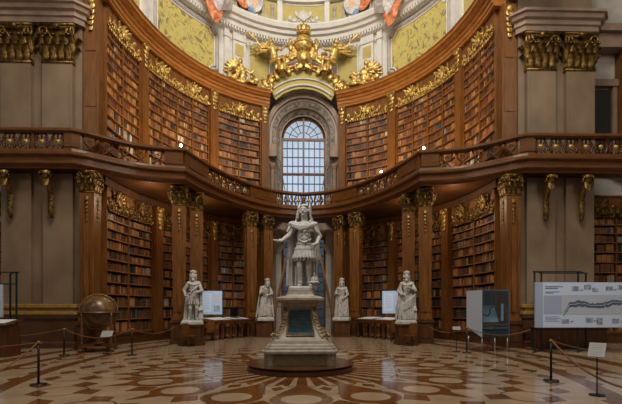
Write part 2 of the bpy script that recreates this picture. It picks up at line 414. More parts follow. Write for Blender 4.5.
def pilaster(M, u, w, z0, z1, off0, off1, label, group, orn=True, mt=None):
    p=M(u,off1,0); root=thing('wall_pilaster',label,'pilaster',(p[0],p[1],z0),0,group,'thing')
    loc=Vector(root.location); T=lambda a,o,z: M(a,o,z)-loc
    m=MB(T); m.cbox(u-w/2,u+w/2,off0,off1,z0,z1,1); m.cbox(u-w*.3,u+w*.3,off1,off1+.025,z0+.5,z1-.9,1); m.build('shaft',mt or wood,root)
    m=MB(T); m.cbox(u-w*.5,u+w*.5,off0,off1+.05,z0,z0+.35,1); m.build('foot',wood_dark,root)
    if orn:
        m=MB(T)
        for i in range(4): m.leaf((u,off1+.02,z1-.25-.2*i),(0,0,-1),(0,1,0),(1,0,0),.24,w*(.8-.12*i),.3)
        for e in (-1,1): m.spiral((u+e*w*.25,off1+.05,z1-.12),(e,0,0),(0,0,1),w*.26,1.4,.03)
        m.ell((u,off1+.05,z1-.18),(w*.22,.06,.12),8,5)
        m.build('gilded_drop',gilt,root,smooth=True)
    return root
Z_UP0, Z_UP1, Z_CR, Z_CO = 7.46, 13.05, 13.95, 14.8
Z_LO0, Z_LO1, Z_LC = .5, 5.58, 6.5
up_l=[(106,144),(150,211),(219,262)]
pn={0:'nearest the left stone pier',1:'in the middle left of the oval',2:'just left of the arched window'}
rp={0:'nearest the right stone pier',1:'in the middle right of the oval',2:'just right of the arched window'}
phr_ul={0:'upper bookcase by left pier',1:'upper middle-left bookcase',2:'upper bookcase left of window'}
phr_ur={0:'upper bookcase by right pier',1:'upper middle-right bookcase',2:'upper bookcase right of window'}
for i,(a,b) in enumerate(up_l):
    s0,s1=px_s(a),px_s(b)
    if i==0: s0=-SMAX+.25
    bookcase(EP,s0,s1,Z_UP0,Z_UP1,Z_CR,13,'bookcase','tall curved walnut bookcase on the gallery '+pn[i],phr_ul[i],10+i,cols=(2,4,2)[i],pale=(1,2,3) if i<2 else (1,2),group='upper bookcases',base=Z_UP0)
    bookcase(EP,-s1,-s0,Z_UP0,Z_UP1,Z_CR,13,'bookcase','tall curved walnut bookcase on the gallery '+rp[i],phr_ur[i],20+i,cols=(2,4,2)[i],pale=(1,),group='upper bookcases',base=Z_UP0)
lo_l=[(108,156),(163,211),(218,252)]
pl={0:'behind the globe under the gallery',1:'behind the front left columns under the gallery',2:'behind the left display board under the gallery'}
prr={0:'behind the glass showcase under the gallery',1:'behind the front right columns under the gallery',2:'behind the right display board under the gallery'}
phr_ll={0:'lower bookcase behind the globe',1:'bookcase behind front left columns',2:'bookcase behind left display board'}
phr_lr={0:'lower bookcase behind glass showcase',1:'bookcase behind front right columns',2:'bookcase behind right display board'}
for i,(a,b) in enumerate(lo_l):
    s0,s1=px_s(a),px_s(b)
    if i==0: s0=-SMAX+.25
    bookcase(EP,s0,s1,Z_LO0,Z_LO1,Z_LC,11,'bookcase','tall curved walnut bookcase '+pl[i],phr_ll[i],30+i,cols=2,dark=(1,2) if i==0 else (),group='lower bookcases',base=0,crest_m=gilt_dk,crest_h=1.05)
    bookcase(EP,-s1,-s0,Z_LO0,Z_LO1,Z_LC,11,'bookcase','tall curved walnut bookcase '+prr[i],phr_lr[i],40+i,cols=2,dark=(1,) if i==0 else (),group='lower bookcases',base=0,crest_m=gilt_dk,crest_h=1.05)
# wall pilasters between the cases
def gap(c0,c1): return (px_s(c0)+px_s(c1))/2, abs(px_s(c1)-px_s(c0))-.03
for (c0,c1),l in zip(((144,150),(211,219),(262,269.3)),('between first and second left bookcases','between second and third left bookcases','left of the arched window')):
    u,w=gap(c0,c1)
    for sg in (1,-1):
        pilaster(EP,u*sg,w,Z_UP0,Z_CR-.02,.015,.5,'walnut pilaster with gilded drop on the gallery, '+(l if sg>0 else l.replace('left','right')),'gallery pilasters')
for (c0,c1),l,r_ in zip(((156,163),(211,218),(252,262)),('left of the front left columns','behind the left display board','left of the lower window'),('right of the front right columns','behind the right display board','right of the lower window')):
    u,w=gap(c0,c1)
    for sg in (1,-1):
        pilaster(EP,u*sg,w,.13 if False else 0.0,Z_LC-.02,.015,.56,'lower walnut wall pilaster '+(l if sg>0 else r_),'lower wall pilasters',mt=wood)
# end pilasters by the piers
for sg,nm in ((-1,'left'),(1,'right')):
    r=thing('wall_pilaster','wide panelled walnut pilaster on the gallery against the %s stone pier'%nm,'pilaster',(sg*8.4,16.98,Z_UP0),0,'gallery pilasters','thing')
    m=MB()
    m.box(-.3,.3,-.1,.3,0,Z_CR-Z_UP0)
    for z0,z1 in ((.3,1.9),(2.1,4.1),(4.3,6.2)): m.box(-.2,.2,-.125,-.1,z0,z1)
    m.build('shaft',wood,r)
    m=MB()
    for i in range(5): m.leaf((0,-.12,6.2-.22*i),(0,0,-1),(0,-1,0),(1,0,0),.26,.34-.04*i,.3)
    m.ell((0,-.14,6.25),(.14,.08,.14),8,5); m.build('gilded_drop',gilt,r,smooth=True)

# ------------------------------------------------------------------ room shell
def arcs(s0,s1,off,n): return [EP(s0+(s1-s0)*i/n,off,0) for i in range(n+1)]
S_N=px_s(269.5,.3)      # niche edge (negative)
for sg,nm in ((-1,'left'),(1,'right')):
    m=MB(EP); a,b=sorted((sg*abs(S_N)+sg*.0,sg*SMAX))
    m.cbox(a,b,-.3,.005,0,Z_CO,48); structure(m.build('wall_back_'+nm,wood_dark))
    m=MB(); pth=[tuple(p)[:2] for p in arcs(a,b,0,60)]
    prof=[(.0,Z_CR),(.5,Z_CR),(.52,Z_CR+.1),(.56,Z_CR+.14),(.56,Z_CR+.3),(.62,Z_CR+.34),(.64,Z_CR+.46),(.72,Z_CR+.5),(.8,Z_CR+.62),(.86,Z_CR+.66),(.86,Z_CR+.76),(.92,Z_CR+.85),(0,Z_CR+.87)]
    m.sweep(pth,[(o,z) for o,z in prof]); structure(m.build('trim_cornice_'+nm,wood_cor))
    # skirting step
    m=MB(EP); m.cbox(a,b,.34,.52,0,.12,48); structure(m.build('baseboard_'+nm,wood_dark))
    # timber face between lower crest and gallery soffit
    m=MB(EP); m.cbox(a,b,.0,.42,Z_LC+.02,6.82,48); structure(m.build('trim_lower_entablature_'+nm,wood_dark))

# drum (painted wall over the cornice)
Z_R0, Z_R1 = 18.2, 19.3
m=MB(EP); m.cbox(-SMAX-3,-2.55,-.4,-.1,Z_CO-.6,32,50,0); m.cbox(2.55,SMAX+3,-.4,-.1,Z_CO-.6,32,50,0); m.cbox(-2.55,2.55,-.4,-.1,14.95,32,14,0)
dr=m.build('wall_drum',[plaster]); structure(dr)
m=MB(); pth=[tuple(p)[:2] for p in arcs(-SMAX-3,SMAX+3,0,120)]
m.sweep(pth,[(-.1,Z_R0),(.1,Z_R0),(.14,Z_R0+.15),(.3,Z_R0+.2),(.34,Z_R0+.4),(.5,Z_R0+.45),(.55,Z_R0+.62),(.7,Z_R0+.68),(.78,Z_R0+.9),(.78,Z_R0+1.0),(-.1,Z_R0+1.05)])
for i in range(150):
    s=-SMAX+2*SMAX*i/149
    mm=MB(EP); mm.cbox(s-.05,s+.05,.1,.3,Z_R0+.03,Z_R0+.19,1); m.v, m.f, m.m = m.v+mm.v, m.f+[tuple(q+len(m.v) for q in f) for f in mm.f], m.m+mm.m
structure(m.build('trim_drum_cornice',plaster))
m=MB(); m.sweep(pth,[(-.1,Z_CO+.0),(.22,Z_CO+.0),(.24,Z_CO+.12),(.08,Z_CO+.2),(-.1,Z_CO+.22)]); structure(m.build('trim_drum_base',plaster_g))
# panels painted / moulded on the drum
def panel_outline(s0,s1,z0,z1,notch=.35):
    q=[(s0+notch,z0),(s1-notch,z0)]
    for k in range(1,5): a=pi/2*k/5; q.append((s1-notch+notch*sin(a)*.0+notch*(1-cos(a)),z0+notch*sin(a)))
    q+=[(s1,z0+notch),(s1,z1-notch)]
    for k in range(1,5): a=pi/2*k/5; q.append((s1-notch*sin(a),z1-notch*cos(a)))
    q+=[(s1-notch,z1),(s0+notch,z1)]
    for k in range(1,5): a=pi/2*k/5; q.append((s0+notch*cos(a),z1-notch*sin(a)))
    q+=[(s0,z1-notch),(s0,z0+notch)]
    for k in range(1,5): a=pi/2*k/5; q.append((s0+notch*sin(a),z0+notch*cos(a)))
    return q
def grid_panel(mb,s0,s1,z0,z1,off,mi,n=None):
    n=n or max(1,int((s1-s0)/.4)); mb.cbox(s0,s1,-.1,off,z0,z1,n,mi)
def frame_line(mb,pts,off,r,mi):
    P=[]
    for i in range(len(pts)):
        a=pts[i]; b=pts[(i+1)%len(pts)]; L=sqrt((a[0]-b[0])**2+(a[1]-b[1])**2); k=max(1,int(L/.4))
        for j in range(k): P.append((a[0]+(b[0]-a[0])*j/k,off,a[1]+(b[1]-a[1])*j/k))
    mb.tube(P,r,6,mi,closed=True)
drum_m=[yellow,plaster,plaster_g,fresco_y,gilt]
sA,sB=px_s(158,0),px_s(219,0)
s2a,s2b=px_s(131,0),px_s(144,0)
for sg,nm in ((1,'left'),(-1,'right')):
    m=MB(EP)
    def SS(a,b): return sorted((a*sg,b*sg))
    a,b=SS(sA,sB); grid_panel(m,a+.2,b-.2,Z_CO+.5,Z_R0-.4,-.05,3); frame_line(m,panel_outline(a,b,Z_CO+.38,Z_R0-.25),-.05,.11,2); frame_line(m,panel_outline(a+.16,b-.16,Z_CO+.54,Z_R0-.42),-.04,.05,1)
    a,b=SS(s2a,s2b); grid_panel(m,a,b,Z_CO+.35,Z_R0-.3,-.05,0); frame_line(m,panel_outline(a,b,Z_CO+.35,Z_R0-.3,.1),-.05,.05,1)
    # white pilaster strips
    for p0,p1 in ((144.5,147.5),(150.5,155),(119,129),(225.5,230.5),(234,247)):
        a,b=SS(px_s(p0,0),px_s(p1,0)); m.cbox(a,b,-.1,.08,Z_CO+.1,Z_R0,2,1); m.cbox(a-.04,b+.04,-.1,.14,Z_R0-.5,Z_R0-.3,2,1); m.cbox(a-.04,b+.04,-.1,.16,Z_CO+.1,Z_CO+.45,2,1)
    a,b=SS(px_s(236,0),px_s(244.5,0)); m.cbox(a,b,.08,.1,Z_CO+2.0,Z_R0-.7,2,0); m.cbox(a,b,.08,.1,Z_CO+.7,Z_CO+1.6,2,0)
    mid=(a+b)/2
    for k in range(3): m.leaf((mid,.1,Z_CO+1.75-.1*k),(0,0,-1),(0,1,0),(1,0,0),.4,.5-.1*k,.4,1)
    a,b=SS(px_s(250.5,0),px_s(271,0)); m.cbox(a,b,-.1,-.04,Z_CO+.3,Z_R0-.25,4,0); frame_line(m,panel_outline(a,b,Z_CO+.3,Z_R0-.25,.2),-.04,.06,1)
    rocaille(m,(a+b)/2,Z_CO+2.3,(b-a)*.8,.9,77,fringe=False,o=-.02)
    m.m=[1 if False else q for q in m.m]
    a2=(a+b)/2
    m.build('wall_panelling',drum_m,dr)
# frieze above the ring: painted balustrade
m=MB(EP)
grid_panel(m,px_s(283,0),-px_s(283,0),Z_R1+.15,Z_R1+1.55,-.04,0); frame_line(m,[(px_s(283,0),Z_R1+.15),(-px_s(283,0),Z_R1+.15),(-px_s(283,0),Z_R1+1.55),(px_s(283,0),Z_R1+1.55)],-.04,.07,1)
x0=len(m.f); rocaille(m,0,Z_R1+.3,1.9,1.0,5,fringe=False,o=-.02)
for j in range(x0,len(m.f)): m.m[j]=1
for sg in (1,-1):
    for p0,p1 in ((259,278),(226,248),(185,215)):
        a,b=sorted((px_s(p0,0)*sg,px_s(p1,0)*sg)); grid_panel(m,a,b,Z_R1+.15,Z_R1+1.55,-.04,0)
        k=int((b-a)/.42)
        for i in range(k):
            u=a+(b-a)*(i+.5)/k
            for zz,r,h in ((Z_R1+.4,.14,.22),(Z_R1+.8,.09,.3),(Z_R1+1.2,.12,.2)): m.ell((u,.04,zz),(r,.1,h),8,5,2)
    for p0 in (280.5,256,251,222,218):
        u=px_s(p0,0)*sg; m.cbox(u-.16,u+.16,-.1,.16,Z_R1+.05,Z_R1+1.7,1,1)
m.cbox(-SMAX,SMAX,-.1,.22,Z_R1+1.6,Z_R1+1.85,60,1)
for k,(a,b) in enumerate(((-3,3),(-9,-4.2),(4.2,9))): grid_panel(m,a,b,Z_R1+2.1,Z_R1+3.4,-.04,3)
m.build('wall_balustrade_frieze',drum_m,dr)
# painted figures on the drum plaster (left side px polygons and their mirror)
def paint(mb,pts,off,mi,mirror=False,wob=0):
    P=[px_sz(x if not mirror else 609-x,y,0) for x,y in pts]
    Q=[]
    for i in range(len(P)):
        p0=P[i-1]; a=P[i]; b=P[(i+1)%len(P)]; p3=P[(i+2)%len(P)]
        for j in range(5):
            t=j/5; Q.append(tuple(.5*(2*a[c]+(b[c]-p0[c])*t+(2*p0[c]-5*a[c]+4*b[c]-p3[c])*t*t+(3*a[c]-p0[c]-3*b[c]+p3[c])*t**3) for c in (0,1)))
    c=(sum(q[0] for q in Q)/len(Q),sum(q[1] for q in Q)/len(Q)); n=len(Q); vs=[]; fs=[]
    for k,f in enumerate((1,.66,.33)):
        for q in Q: vs.append((c[0]+(q[0]-c[0])*f,off+(.05*(1-f)),c[1]+(q[1]-c[1])*f))
    for k in range(2):
        for i in range(n): fs.append((k*n+i,k*n+(i+1)%n,(k+1)*n+(i+1)%n,(k+1)*n+i))
    vs.append((c[0],off+.05,c[1]))
    for i in range(n): fs.append((2*n+i,2*n+(i+1)%n,3*n))
    mb.add(vs,fs,mi)
fm=[fresco_r,fresco_w,fresco_g,fresco_f,fresco_b]
m=MB(EP)
for mir in (False,True):
    paint(m,[(193,0),(203,-8),(219,-6),(222,8),(227,6),(226,18),(214,17),(206,8)],.8,2,mir)
    paint(m,[(196,0),(203,0),(211,10),(216,18),(215,27),(210,31),(203,24),(199,12)],.84,0,mir)
    paint(m,[(202,0),(213,-3),(217,10),(212,20),(205,9)],.88,1,mir)
    paint(m,[(207,-4),(214,-6),(217,2),(212,6)],.92,3,mir)
    paint(m,[(232,-6),(244,-8),(250,2),(246,12),(238,6)],.25,0,mir)
    paint(m,[(243,-6),(260,-8),(263,6),(259,15),(250,13)],.27,1,mir)
    paint(m,[(251,0),(257,-2),(258,8),(253,10)],.3,3,mir)
    paint(m,[(247,10),(252,9),(256,20),(251,19)],.26,4,mir)
m.build('wall_fresco_figures',fm,dr)

# ------------------------------------------------------------------ window niche
ZA=12.65
def arch_path(r,zb,n=24):
    P=[(-r,zb)]
    for i in range(n+1): a=pi-pi*i/n; P.append((r*cos(a),ZA+r*sin(a)))
    P.append((r,zb)); return P
def arch_sweep(mb,prof,zb,mi_list=None):
    """prof: list (r,y); consecutive points joined along the arch"""
    n=24; vs=[]; fs=[]; ms=[]
    for r,y in prof:
        for x,z in arch_path(r,zb,n): vs.append((x,y,z))
    k=n+3
    for i in range(len(prof)-1):
        for j in range(k-1): mb.add([vs[i*k+j],vs[i*k+j+1],vs[(i+1)*k+j+1],vs[(i+1)*k+j]],[(0,1,2,3)],mi_list[i] if mi_list else 0)
m=MB()
arch_sweep(m,[(2.42,27.2),(2.42,26.42),(2.12,26.42),(2.12,26.6),(2.02,26.62),(1.98,26.7),(1.78,26.95),(1.74,27.0),(1.74,27.15),(1.66,27.2),(1.5,27.5),(1.45,27.52),(1.45,27.9)],Z_UP0-.1,[0,0,0,2,2,1,2,0,0,1,2,0])
m.box(-2.5,-1.45,27.1,27.3,Z_UP0-.1,ZA-1,0) if False else None
niche=structure(m.build('wall_niche',[stone_b,stone_v,stone_l]))
m=MB()
for e in (-1,1):
    m.box(e*2.02-.35,e*2.02+.35,26.2,26.75,11.0,11.75)      # block imposts
    m.lathe([(.17,0),(.2,.1),(.15,.2),(.15,2.75),(.2,2.85),(.24,3.0),(.24,3.1)],(e*1.95,26.5,7.5),12)
m.build('impost_block',stone_b,niche)
# wall filling around the niche
m=MB()
for e in (-1,1): m.box(min(e*2.3,e*2.9),max(e*2.3,e*2.9),26.45,27.9,0,14.8)
structure(m.build('wall_niche_side',stone_b))
m=MB()   # stone field above/behind the upper window (with arched hole)
n=24; P=arch_path(1.46,Z_UP0-.1,n)
O=[(-2.9,Z_UP0-.1)]+[(max(-2.9,min(2.9,4.2*cos(pi-pi*i/n))),min(15.6,ZA+4.2*sin(pi-pi*i/n))) for i in range(n+1)]+[(2.9,Z_UP0-.1)]
for i in range(len(P)-1): m.add([(P[i][0],27.9,P[i][1]),(P[i+1][0],27.9,P[i+1][1]),(O[i+1][0],27.9,O[i+1][1]),(O[i][0],27.9,O[i][1])],[(0,1,2,3)])
m.box(-2.9,2.9,27.9,28.2,6.4,Z_UP0-.05); structure(m.build('wall_window_field',stone_b))
# upper window
def window(name,hw,zb,zt,arch,Y,nx,nz):
    root=thing(name,None,None); root['kind']='structure'
    m=MB(); zs_=zt
    m.box(-hw,-hw+.1,Y-.06,Y+.06,zb,zs_); m.box(hw-.1,hw,Y-.06,Y+.06,zb,zs_); m.box(-hw,hw,Y-.06,Y+.06,zb,zb+.12); m.box(-.06,.06,Y-.1,Y+.06,zb,zt+(hw if arch else 0)-.02)
    m.box(-hw,hw,Y-.09,Y+.06,zs_-.08,zs_+.08); m.box(-hw,hw,Y-.07,Y+.06,zb+(zs_-zb)*.56,zb+(zs_-zb)*.56+.1)
    if arch:
        m.tube([(hw*.96*cos(pi*i/20),Y,zs_+hw*.96*sin(pi*i/20)) for i in range(21)],.08,6)
    m.build('window_frame',wood,root)
    m=MB(); 
    for i in range(1,nx):
        x=-hw+2*hw*i/nx; m.box(x-.03,x+.03,Y-.02,Y+.03,zb,zs_)
    for j in range(1,nz):
        z=zb+(zs_-zb)*j/nz; m.box(-hw,hw,Y-.022,Y+.03,z-.03,z+.03)
    if arch:
        for rr in (.33,.66): m.tube([(hw*rr*cos(pi*i/16),Y,zs_+hw*rr*sin(pi*i/16)) for i in range(17)],.024,5)
        for k in range(1,8):
            a=pi*k/8; m.bar((hw*.33*cos(a),Y,zs_+hw*.33*sin(a)),(hw*.95*cos(a),Y,zs_+hw*.95*sin(a)),.04,.04)
    m.build('glazing_bars',iron,root)
    m=MB(); q=[(-hw,zb),(hw,zb),(hw,zs_)]
    if arch: q+=[(hw*cos(pi*i/20),zs_+hw*sin(pi*i/20)) for i in range(1,20)]
    q.append((-hw,zs_)); m.add([(x,Y+.02,z) for x,z in q],[tuple(range(len(q)))]); m.build('pane',pane_m,root)
    return root
window('window_1',1.44,7.4,ZA,True,27.8,8,9)
window('window_2',1.42,.3,6.1,False,27.6,6,10)
# lower window surround
m=MB()
for e in (-1,1):
    m.box(min(e*1.42,e*2.35),max(e*1.42,e*2.35),27.0,27.9,0,6.6,0)
    m.box(min(e*1.42,e*1.75),max(e*1.42,e*1.75),26.85,27.0,0,5.0,1)
m.box(-1.5,1.5,27.2,27.9,6.1,6.6,0); m.box(-1.42,1.42,27.2,27.9,0,.3,0)
m.tube([(1.6*cos(pi*i/16),26.92,5.0+.85*sin(pi*i/16)) for i in range(17)],.15,6,1)
structure(m.build('wall_lower_surround',[stone_b,stone_l]))
# pale sky wall of the courtyard behind the glass: exterior facade, its lower storey coloured dark in place of shade
court=mat('courtyard_render', srgb(190,200,214), .9, noise=1, col2=srgb(206,214,226), scale=.6)
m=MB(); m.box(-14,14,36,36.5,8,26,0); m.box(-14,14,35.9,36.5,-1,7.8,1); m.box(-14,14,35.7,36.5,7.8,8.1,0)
for i in range(9):
    for z in (17.5,21.5): m.box(-12+3*i-.5,-12+3*i+.5,35.95,36,z,z+2,1)
o=m.build('exterior_facade',[court,mat('facade_shade_and_windows',srgb(52,64,76),.8)]); structure(o)  # dark colour paints in the lower courtyard's shade, also used for facade windows
m=MB(); m.box(-14,14,28.3,36,-1.2,-1); o=m.build('exterior_ground',court); structure(o)

# ------------------------------------------------------------------ piers
def pier(sg):
    nm='left' if sg<0 else 'right'
    X=lambda a,b: tuple(sorted((sg*a,sg*b)))
    root=thing('wall_'+nm,None,None,(0,0,0)); root['kind']='structure'
    m=MB(); x0,x1=X(8.72,11.75); m.box(x0,x1,16.8,19.2,0,17.5); m.build('masonry',stone,root)
    for a,b in ((9.0,10.15),(10.6,11.75)):
        x0,x1=X(a,b)
        m=MB(); m.box(x0,x1,16.62,16.8,7.4,11.1); m.box(x0+.1,x1-.1,16.6,16.62,7.9,10.9); m.build('upper_pilaster',stone,root)
        m=MB(); m.box(x0,x1,16.66,16.8,1.7,6.8); m.build('lower_pilaster',stone,root)
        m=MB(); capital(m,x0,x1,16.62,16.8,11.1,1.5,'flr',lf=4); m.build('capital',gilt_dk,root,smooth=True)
    path=[(sg*8.72,19.2),(sg*8.72,16.8),(sg*8.9,16.62),(sg*11.75,16.62),(sg*11.9,16.8),(sg*11.9,19.2)]
    if sg<0: path=path[::-1]
    # travelling so the front lies on the right-hand side
    m=MB()
    P=[(x,y) for x,y in path]
    m.sweep(P,[(-.1,12.62),(.12,12.62),(.14,12.8),(.2,12.84),(.2,13.0),(.3,13.06),(.34,13.2),(.42,13.24),(.42,13.34),(-.1,13.36)])
    m.sweep(P,[(-.1,14.6),(.1,14.6),(.14,14.8),(.4,15.0),(.42,15.2),(.6,15.3),(.62,15.5),(-.1,15.5)])
    m.build('entablature',stone_b,root)
    m=MB(); m.sweep(P,[(-.1,1.25),(.12,1.25),(.16,1.32),(.14,1.4),(.08,1.44),(.08,1.54),(.14,1.58),(.12,1.68),(.04,1.72),(-.1,1.72)]); m.build('base_moulding',brass_band,root)
    m=MB(); m.sweep(P,[(-.1,0),(.2,0),(.2,.2),(.12,.26),(.12,1.1),(.18,1.16),(.18,1.24),(-.1,1.25)]); m.build('plinth',plinth_m,root)
    return root
pier(-1); pier(1)
# wing beyond the piers
FP=lambda u,o,z: Vector((u,18.5-o,z))
for sg,nm in ((-1,'left'),(1,'right')):
    m=MB(); a,b=sorted((sg*11.75,sg*17)); m.box(a,b,18.5,18.8,0,17.5); structure(m.build('wall_wing_'+nm,stone_l))
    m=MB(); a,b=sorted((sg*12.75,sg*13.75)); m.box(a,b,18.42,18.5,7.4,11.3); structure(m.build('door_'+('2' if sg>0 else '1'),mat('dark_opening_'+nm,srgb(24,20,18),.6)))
    m=MB(); 
    for q in (12.55,13.75):
        a,b=sorted((sg*q,sg*(q+.2))); m.box(a,b,18.3,18.5,7.4,11.4)
    a,b=sorted((sg*12.4,sg*14.1)); m.box(a,b,18.25,18.5,11.4,11.7); structure(m.build('trim_door_'+nm,stone_b))
    m=MB(); a,b=sorted((sg*13.98,sg*17)); m.box(a,b,17.9,18.5,7.4,13.6); structure(m.build('trim_wing_panelling_'+nm,wood))
    m=MB(); a,b=sorted((sg*11.9,sg*17)); m.box(a,b,17.9,18.5,12.9,13.5); m.box(a,b,17.7,18.5,13.5,13.8); structure(m.build('trim_wing_cornice_'+nm,stone_b))
    u0,u1=sorted((sg*12.0,sg*15.6))
    bookcase(FP,u0,u1,Z_LO0,Z_LO1,Z_LC,11,'bookcase','straight walnut bookcase in the wing beyond the %s stone pier'%nm,('wing bookcase beyond %s pier'%nm),60+sg,cols=2,group='wing bookcases',base=0,crest_m=gilt_dk)

# ------------------------------------------------------------------ gallery
def catmull(P,n=6):
    out=[]
    for i in range(len(P)-1):
        p0=P[max(i-1,0)]; p1=P[i]; p2=P[i+1]; p3=P[min(i+2,len(P)-1)]
        for k in range(n):
            t=k/n; out.append(tuple(.5*((2*p1[j])+(-p0[j]+p2[j])*t+(2*p0[j]-5*p1[j]+4*p2[j]-p3[j])*t*t+(-p0[j]+3*p1[j]-3*p2[j]+p3[j])*t**3) for j in (0,1)))
    out.append(P[-1]); return out
curveA=[(-8.7,16.1),(-8.3,16.35),(-7.7,16.9),(-6.9,17.5),(-6.1,17.8),(-5.08,17.98)]
curveB=[(-5.08,17.98),(-4.68,19.4),(-3.95,21.2),(-2.95,22.9),(-1.7,24.2),(0,24.8)]
LA=catmull(curveA,4); LB=catmull(curveB,5)
half=[(-15.5,16.1)]+LA[:-1]+LB
GP=half+[(-x,y) for x,y in half[-2::-1]]
gal=thing('gallery','walnut gallery with carved balustrade running round the oval above the lower bookcases','gallery',(0,0,0))
m=MB(); m.sweep(GP,[(-.12,7.44),(.16,7.44),(.2,7.4),(.2,7.32),(.12,7.26),(.08,7.24),(.08,7.1),(.12,7.08),(.12,7.0),(.04,6.94),(-.02,6.9),(-.04,6.84),(-.12,6.84)]); m.build('fascia',wood_gal,gal)
# slab
m=MB(); vs=[]; fs=[]; N=len(GP)
tot=[0]
for i in range(1,N): tot.append(tot[-1]+sqrt((GP[i][0]-GP[i-1][0])**2+(GP[i][1]-GP[i-1][1])**2))
def inner(i):
    x,y=GP[i]
    if abs(x)>=8.6: return (x,16.75)
    k=[j for j in range(N) if abs(GP[j][0])<8.6]; a,b=tot[k[0]],tot[k[-1]]; f=(tot[i]-a)/(b-a)*2-1
    p=EP(f*(SMAX-.05),.38,0); return (p.x,p.y)
for i in range(N):
    a=GP[i]; b=inner(i)
    vs+=[(a[0],a[1]+.1,7.42),(b[0],b[1],7.42),(b[0],b[1],6.86),(a[0],a[1]+.1,6.86)]
for i in range(N-1):
    q=4*i
    for k in range(4): fs.append((q+k,q+(k+1)%4,q+4+(k+1)%4,q+4+k))
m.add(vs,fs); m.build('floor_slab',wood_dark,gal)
m=MB(); m.sweep(GP,[(-.14,8.16),(-.1,8.28),(.0,8.32),(.14,8.32),(.18,8.26),(.18,8.2),(.1,8.14)]); m.build('handrail',wood_gal,gal)
m=MB(); m.sweep(GP,[(-.1,7.44),(-.1,7.54),(.12,7.54),(.14,7.44)]); m.build('bottom_rail',wood_gal,gal)
def at_len(L):
    for i in range(1,N):
        if tot[i]>=L:
            f=(L-tot[i-1])/(tot[i]-tot[i-1]); a=Vector(GP[i-1]); b=Vector(GP[i]); return a.lerp(b,f),(b-a).normalized()
    return Vector(GP[-1]),Vector((1,0))
mid=tot[-1]/2
def solid(L0,L1):
    K=max(2,int((L1-L0)/.3)); P=[tuple(at_len(L0+(L1-L0)*i/K)[0]) for i in range(K+1)]
    m=MB(); m.sweep(P,[(-.1,7.54),(.1,7.54),(.1,8.15),(-.1,8.15)]); m.sweep(P[1:-1] if K>3 else P,[(.1,7.62),(.13,7.62),(.13,8.06),(.1,8.06)]); m.build('solid_panel',wood_gal,gal)
# lengths of key points
def len_of(x,y): return min(range(N),key=lambda i:(GP[i][0]-x)**2+(GP[i][1]-y)**2)
Lc=tot[len_of(-5.08,17.98)]; L1a=Lc-.75; L1b=Lc+1.9; L2a=tot[len_of(-2.95,22.9)]; L2b=tot[len_of(-1.7,24.2)]; L0=tot[len_of(-8.7,16.1)]
solids=[(L1a,Lc),(Lc,L1b),(L2a,L2b),(L0-.25,L0+.25)]
for a,b in solids: solid(a,b); solid(2*mid-b,2*mid-a)
allsol=sorted(solids+[(2*mid-b,2*mid-a) for a,b in solids]); allsol=[(0,0)]+allsol+[(tot[-1],tot[-1])]
bal_open=MB()
def baluster(kind):
    m=MB()
    if kind:      # gilded rosette with twin scrolls
        m.ell((0,0,.31),(.1,.06,.11),8,5,1); m.ell((0,-.04,.31),(.05,.05,.05),6,4,1)
        for e in (-1,1):
            m.spiral((e*.15,0,.43),(e,0,0),(0,0,1),.09,1.2,.034,mi=0,a0=-pi/2); m.spiral((e*.15,0,.17),(e,0,0),(0,0,-1),.09,1.2,.034,mi=0,a0=-pi/2)
            m.tube([(e*.12,0,0),(e*.2,0,.15),(e*.24,0,.31),(e*.2,0,.46),(e*.12,0,.62)],.04,6,0)
        m.box(-.02,.02,-.03,.03,0,.2,0); m.box(-.02,.02,-.03,.03,.4,.62,0)
    else:
        m.tube([(-.22,0,.62),(-.16,0,.35),(0,0,.2),(.16,0,.35),(.22,0,.62)],.035,6,0); m.tube([(-.22,0,0),(0,0,.2),(.22,0,0)],.03,6,0); m.spiral((0,0,.42),(1,0,0),(0,0,1),.08,1.3,.024,mi=0)
    return m.mesh('baluster',[wood_dark,gilt],True)
bm1=baluster(1); bm0=baluster(0)
for i in range(len(allsol)-1):
    a=allsol[i][1]; b=allsol[i+1][0]
    if b-a<.3: continue
    k=max(1,round((b-a)/.6))
    for j in range(k):
        L=a+(b-a)*(j+.5)/k; p,d=at_len(L)
        if abs(p.x)>13: continue
        cur=abs(p.x)<8.4 and abs(p.x)>5.2
        o=bpy.data.objects.new('baluster',bm0 if cur else bm1); C.objects.link(o); o.parent=gal; o.location=(p.x,p.y,7.53); o.rotation_euler=(0,0,atan2(d.y,d.x)); o.scale=(1.05,1,1)
        if j and not cur and abs(p.x)>8.8 and j%3==0:
            q,dd=at_len(a+(b-a)*j/k); mm=MB(); mm.box(-.05,.05,-.07,.07,0,.63); mm.build('baluster_post',wood_gal,gal,loc=(q.x,q.y,7.53))
# corbels under the gallery on the piers
def corbel(label,x):
    r=thing('corbel',label,'corbel',(x,16.66,5.0),0,'gilded corbels on the stone piers')
    m=MB(); pts=[]; rr=[]
    for i in range(15):
        t=i/14; z=.05+t*1.72; y=-.1-.75*max(0,(t-.35))**1.4-.05*sin(t*8); pts.append((0,y,z)); rr.append(.07+.08*t)
    m.tube(pts,rr,8)
    for i in range(9): 
        t=i/9; m.leaf((0,-.12-.42*max(0,(t-.45))**1.3*1.6,.15+t*1.4),(0,0,1),(0,-1,0),(1,0,0),.26,.22+.06*t,.8)
    m.build('scroll_bracket',gilt_dk,r,smooth=True)
    m=MB()
    for e in (-1,1): m.spiral((e*.17,-.42,1.6),(0,-1,0),(0,0,1),.17,1.6,.05)
    m.ell((0,-.48,1.6),(.16,.14,.17),8,6); m.leaf((0,-.5,1.55),(0,0,-1),(0,-1,0),(1,0,0),.4,.3,.4); m.build('volute',gilt_dk,r,smooth=True)
corbel('gilded scroll corbel under the gallery, outer one on the left pier',-11.3)
